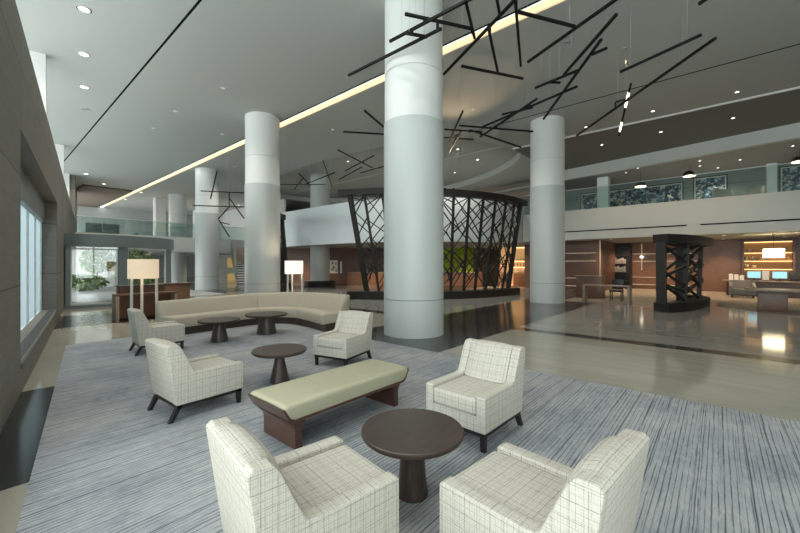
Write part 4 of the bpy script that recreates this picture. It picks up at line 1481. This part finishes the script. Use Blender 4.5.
# ------------------------------------------------------------------ hanging rod sculptures
RODS = {
    'A': [((5.82, 6.68, 6.11), (5.83, 4.01, 6.11)), ((5.59, 5.13, 6.2), (5.61, 2.97, 6.2)), ((5.26, 4.44, 6.29), (6.47, 3.71, 6.29)), ((5.49, 4.61, 6.11), (5.86, 4.37, 6.11)), ((5.58, 3.33, 6.2), (6.64, 3.75, 6.2)), ((7.56, 5.13, 6.29), (6.14, 2.51, 6.29)), ((6.43, 3.33, 6.11), (8.06, 3.93, 6.11)), ((7.38, 4.51, 6.2), (8.88, 3.66, 6.2)), ((5.91, 2.92, 6.29), (6.4, 3.09, 6.29)), ((5.89, 2.57, 6.11), (8.12, 3.4, 6.11)), ((6.47, 2.76, 6.2), (7.59, 2.1, 6.2)), ((8.38, 3.34, 6.29), (7.35, 1.22, 6.29))],
    'B': [((9.17, 2.79, 6.11), (7.57, 1.39, 6.11)), ((9.56, 3.62, 6.2), (9.35, 2.5, 6.2)), ((9.66, 3.32, 6.29), (9.88, 3.09, 6.29)), ((11.55, 4.11, 6.11), (8.22, 1.78, 6.11)), ((8.85, 2.1, 6.2), (8.79, 1.79, 6.2))],
    'C': [((10.9, 5.87, 6.11), (9.99, 2.71, 6.11)), ((11.94, 6.52, 6.2), (10.21, 3.81, 6.2)), ((10.79, 5.13, 6.29), (10.92, 4.2, 6.29)), ((10.29, 6.38, 6.11), (12.4, 4.77, 6.11)), ((10.46, 7.08, 6.2), (11.53, 6.22, 6.2)), ((11.31, 6.57, 6.29), (14.35, 5.99, 6.29)), ((9.39, 5.69, 6.11), (11.34, 7.46, 6.11)), ((10.97, 6.72, 6.2), (12.82, 8.43, 6.2)), ((11.36, 7.69, 6.29), (12.26, 6.97, 6.29)), ((11.12, 7.23, 6.11), (10.98, 6.77, 6.11))],
    'D': [((9.9, 1.74, 6.11), (9.34, 0.25, 6.11)), ((8.37, 0.26, 6.2), (8.14, -0.04, 6.2))],
    'E': [((13.81, 3.77, 6.11), (9.66, 0.04, 6.11)), ((10.94, 1.69, 6.2), (15.08, 2.7, 6.2)), ((12.12, 2.24, 6.29), (12.09, 1.94, 6.29))],
    'G': [((8.18, 9.67, 6.11), (9.49, 8.6, 6.11)), ((7.62, 8.02, 6.2), (9.62, 8.72, 6.2))],
    'H': [((9.36, 11.37, 6.11), (12.19, 12.26, 6.11)), ((11.93, 13.95, 6.2), (11.03, 11.03, 6.2)), ((10.29, 13.55, 6.29), (14.08, 17.66, 6.29)), ((12.66, 15.3, 6.11), (11.73, 12.52, 6.11)), ((12.69, 13.69, 6.2), (12.51, 11.34, 6.2))],
    'I': [((11.31, 18.81, 6.11), (12.94, 16.81, 6.11)), ((10.7, 16.1, 6.2), (12.84, 18.06, 6.2)), ((13.1, 20.21, 6.29), (11.65, 17.11, 6.29)), ((12.15, 17.56, 6.11), (11.56, 14.28, 6.11))],
    'J': [((8.36, 20.12, 6.54), (8.13, 20.38, 5.05)), ((7.83, 20.88, 5.5), (9.45, 19.02, 5.39)), ((7.6, 21.3, 4.74), (9.5, 19.11, 4.66)), ((8.81, 19.6, 5.05), (9.3, 19.04, 4.02)), ((8.44, 20.19, 4.0), (8.84, 19.72, 4.67)), ((8.51, 20.25, 3.96), (8.88, 19.82, 3.05)), ((8.5, 19.96, 3.81), (8.79, 19.62, 3.7))],
}
RLAB = {'A': 'tangle of dark rods hanging across the top of the nearest column',
        'B': 'branching dark rods hanging in the middle of the ceiling',
        'C': 'crossing dark rods hanging between the nearest column and the column right of the screen',
        'D': 'two short dark rods hanging beside the long rod with lit tips',
        'E': 'long dark rod sculpture with two lit tips near the mezzanine',
        'G': 'two dark rods meeting at the left of the nearest column',
        'H': 'dark rods hanging under the oval ceiling recess',
        'I': 'small dark rods hanging beside the sofa column',
        'J': 'dark rods hanging between the sofa column and the column beyond it'}
for key, L in RODS.items():
    t = thing('rod_sculpture', RLAB[key], 'sculpture', (0, 0, 0), 0, 'hanging rod sculptures')
    w = 0.048
    if key in 'HI':
        w = 0.040
    for i, (p, q) in enumerate(L):
        lit = key == 'E' and i == 1
        o = MB().bar(p, q, w, w).build('rod', M['rod'], t)
        if lit:
            a, b_ = Vector(p), Vector(q)
            for u0, u1 in ((0.12, 0.36), (0.66, 0.88)):
                MB().bar(a.lerp(b_, u0), a.lerp(b_, u1), w * 1.06, w * 1.06).build('lit_tip', M['lit_cap'], o)
    # joints where the rods cross, and thin wires to the ceiling
    ce = CEIL if key not in 'HI' else CEIL
    for p, q in L:
        for u in (0.15, 0.85):
            v = Vector(p).lerp(Vector(q), u)
            q_ = MB().bar((v.x, v.y, v.z), (v.x, v.y, ce - 0.001), 0.004)
            q_.build('wire', M['steel'], t)
    if len(L) > 1:
        q_ = MB()
        n = 0
        for i in range(len(L)):
            for j in range(i + 1, len(L)):
                a, b_ = Vector(L[i][0]), Vector(L[i][1])
                c, d = Vector(L[j][0]), Vector(L[j][1])
                r1, r2 = (b_ - a).to_2d(), (d - c).to_2d()
                den = r1.x * r2.y - r1.y * r2.x
                if abs(den) < 1e-6:
                    continue
                w_ = (c - a).to_2d()
                s = (w_.x * r2.y - w_.y * r2.x) / den
                u = (w_.x * r1.y - w_.y * r1.x) / den
                if -0.06 <= s <= 1.06 and -0.06 <= u <= 1.06:
                    k = a.lerp(b_, min(max(s, 0), 1))
                    m_ = c.lerp(d, min(max(u, 0), 1))
                    if abs(k.z - m_.z) > 0.01:
                        z0, z1 = sorted((k.z, m_.z))
                        q_.box(k.x - 0.02, k.x + 0.02, k.y - 0.02, k.y + 0.02, z0, z1)
                        n += 1
        if n:
            q_.build('coupling', M['rod'], t)
        else:
            q_.bm.free()

# ------------------------------------------------------------------ recessed ceiling lights
def downlight(label, x, y, z, mat='bulb', power=0, color=(1.0, 0.80, 0.55), r=0.09, group='recessed downlights', angle=2.1):
    t = thing('ceiling_light', label, 'downlight', (x, y, z), 0, group)
    MB().lathe([(r + 0.03, -0.012), (r + 0.03, 0.0), (r, 0.0), (r, -0.012)], 24, cap=False).build('trim_ring', M['white_metal'], t)
    MB().lathe([(r, -0.006), (0.0, -0.006)], 24, cap=False).build('lens', M[mat], t)
    if power:
        l = bpy.data.lights.new('downlight_lamp', 'SPOT')
        l.energy = power
        l.color = color
        l.spot_size = angle
        l.spot_blend = 0.8
        l.shadow_soft_size = 0.08
        o = bpy.data.objects.new('downlight_lamp', l)
        COL.objects.link(o)
        o.parent = t
        o.location = (0, 0, -0.03)


nth = ('nearest', 'second', 'third', 'fourth', 'fifth', 'sixth', 'seventh', 'eighth', 'ninth', 'tenth')
for i, (x, y, b_) in enumerate(((1.65, 11.28, 1), (2.0, 13.7, 1), (2.38, 16.24, 1), (2.77, 18.5, 0), (4.76, 31.8, 1), (6.24, 34.8, 1), (6.84, 38.1, 1))):
    downlight('%s recessed downlight in the row above the window wall' % nth[i], x, y, CEIL, 'bulb' if b_ else 'dim_bulb', SOFA_W if b_ else 0, (1.0, 0.93, 0.82), r=0.11, group='downlights by the window wall')
for i, (x, y) in enumerate(((5.09, 16.1), (7.41, 17.3), (5.09, 18.84), (5.5, 12.76))):
    downlight('%s small ceiling light between the black slot and the cove' % nth[i], x, y, CEIL, 'soft_bulb', SOFA_W, (1.0, 0.93, 0.82), r=0.07, group='ceiling lights left of the cove')
for i, (x, y, z) in enumerate(((17.37, 1.94, CEIL), (17.37, -0.49, CEIL), (20.22, -0.45, CEIL - 0.04), (20.22, 1.96, CEIL - 0.04), (17.48, 4.38, CEIL), (20.48, 4.4, CEIL - 0.04), (10.45, 3.09, CEIL), (11.83, 1.99, CEIL))):
    downlight('%s recessed downlight over the polished lobby floor' % nth[i], x, y, z, 'bulb' if i < 6 else 'dim_bulb', LOB_W, (1.0, 0.74, 0.48), r=0.055, group='downlights over the lobby floor')
for i, (x, y) in enumerate(((24.2, 3.4), (24.6, 0.73), (25.87, 0.76), (25.72, -0.84), (27.06, 0.02), (27.06, -2.9), (24.25, -2.55), (24.97, 4.1))):
    downlight('%s downlight in the grey mezzanine ceiling' % nth[i], x, y, 6.96, 'bulb', MEZ_W if i % 2 == 0 else 0, (1.0, 0.84, 0.66), r=0.05, group='downlights over the mezzanine')
for i, (x, y) in enumerate(((23.6, 4.6), (23.6, 2.2), (23.6, -0.2), (23.6, -2.6), (27.2, 4.4), (27.2, 2.2), (27.2, -0.2), (27.2, -2.6))):
    downlight('%s warm downlight in the low reception ceiling' % nth[i], x, y, 3.0, 'bulb', REC_W, (1.0, 0.66, 0.38), r=0.07, group='downlights over the reception')
for i, (x, y) in enumerate(((23.8, 10.6), (22.8, 12.9), (20.7, 15.8), (18.7, 18.4), (16.7, 24.0), (24.2, 13.6))):
    downlight('%s warm downlight in the low lounge ceiling' % nth[i], x, y, 2.88, 'bulb', BAR_W, (1.0, 0.68, 0.40), r=0.07, group='downlights over the lounge')
for i, (x, y) in enumerate(((9.0, 36.5), (14.0, 38.5), (9.0, 41.5), (17.5, 37.0))):
    downlight('%s bright ceiling light over the far mezzanine' % nth[i], x, y, CEIL, 'bulb', FAR_W, (1.0, 0.86, 0.70), r=0.10, group='lights over the far mezzanine')
for i, (x, y) in enumerate(((9.0, 36.0), (13.5, 34.4), (12.0, 40.0))):
    downlight('%s ceiling light under the far mezzanine' % nth[i], x, y, 2.57, 'bulb', FAR_W * 0.5, (1.0, 0.85, 0.66), r=0.08, group='lights under the far mezzanine')
for i, (x, y) in enumerate(((1.30, 8.9), (0.95, 6.5), (0.6, 4.1), (0.3, 1.7))):  # lamps added out of view to brighten the seating from above
    downlight('%s added unseen fill light above the seating by the window wall' % nth[i], x, y, CEIL, 'bulb', SEAT_FILL_W, (1.0, 0.95, 0.88), r=0.11, group='added fill lights above the seating')
for i, (x, y) in enumerate(((4.6, 6.4), (4.6, 4.0), (4.6, 1.6), (4.6, -0.8))):  # second row of added lamps, also out of view, for top light
    downlight('%s added unseen fill light above the seating right of the black slot' % nth[i], x, y, CEIL, 'bulb', SEAT_FILL_W, (1.0, 0.95, 0.88), r=0.11, group='added fill lights above the seating')
for i, (x, y) in enumerate(((15.6, 13.5), (15.2, 17.5), (15.8, 21.5), (17.6, 11.0), (20.2, 11.2), (17.8, 25.0), (22.0, 14.0), (21.5, 20.0))):
    downlight('%s small downlight inside the oval ceiling recess' % nth[i], x, y, CEIL + 0.42, 'bulb', OVAL_W, (1.0, 0.92, 0.80), r=0.07, group='downlights in the oval recess')
for i, (x, y) in enumerate(((10.4, 9.0), (10.4, 13.0), (10.4, 17.5), (10.4, 22.5), (11.2, 29.0), (12.6, 7.2))):
    downlight('%s small downlight between the cove and the oval recess' % nth[i], x, y, CEIL, 'soft_bulb', 190, (1.0, 0.95, 0.86), r=0.06, group='downlights right of the cove')
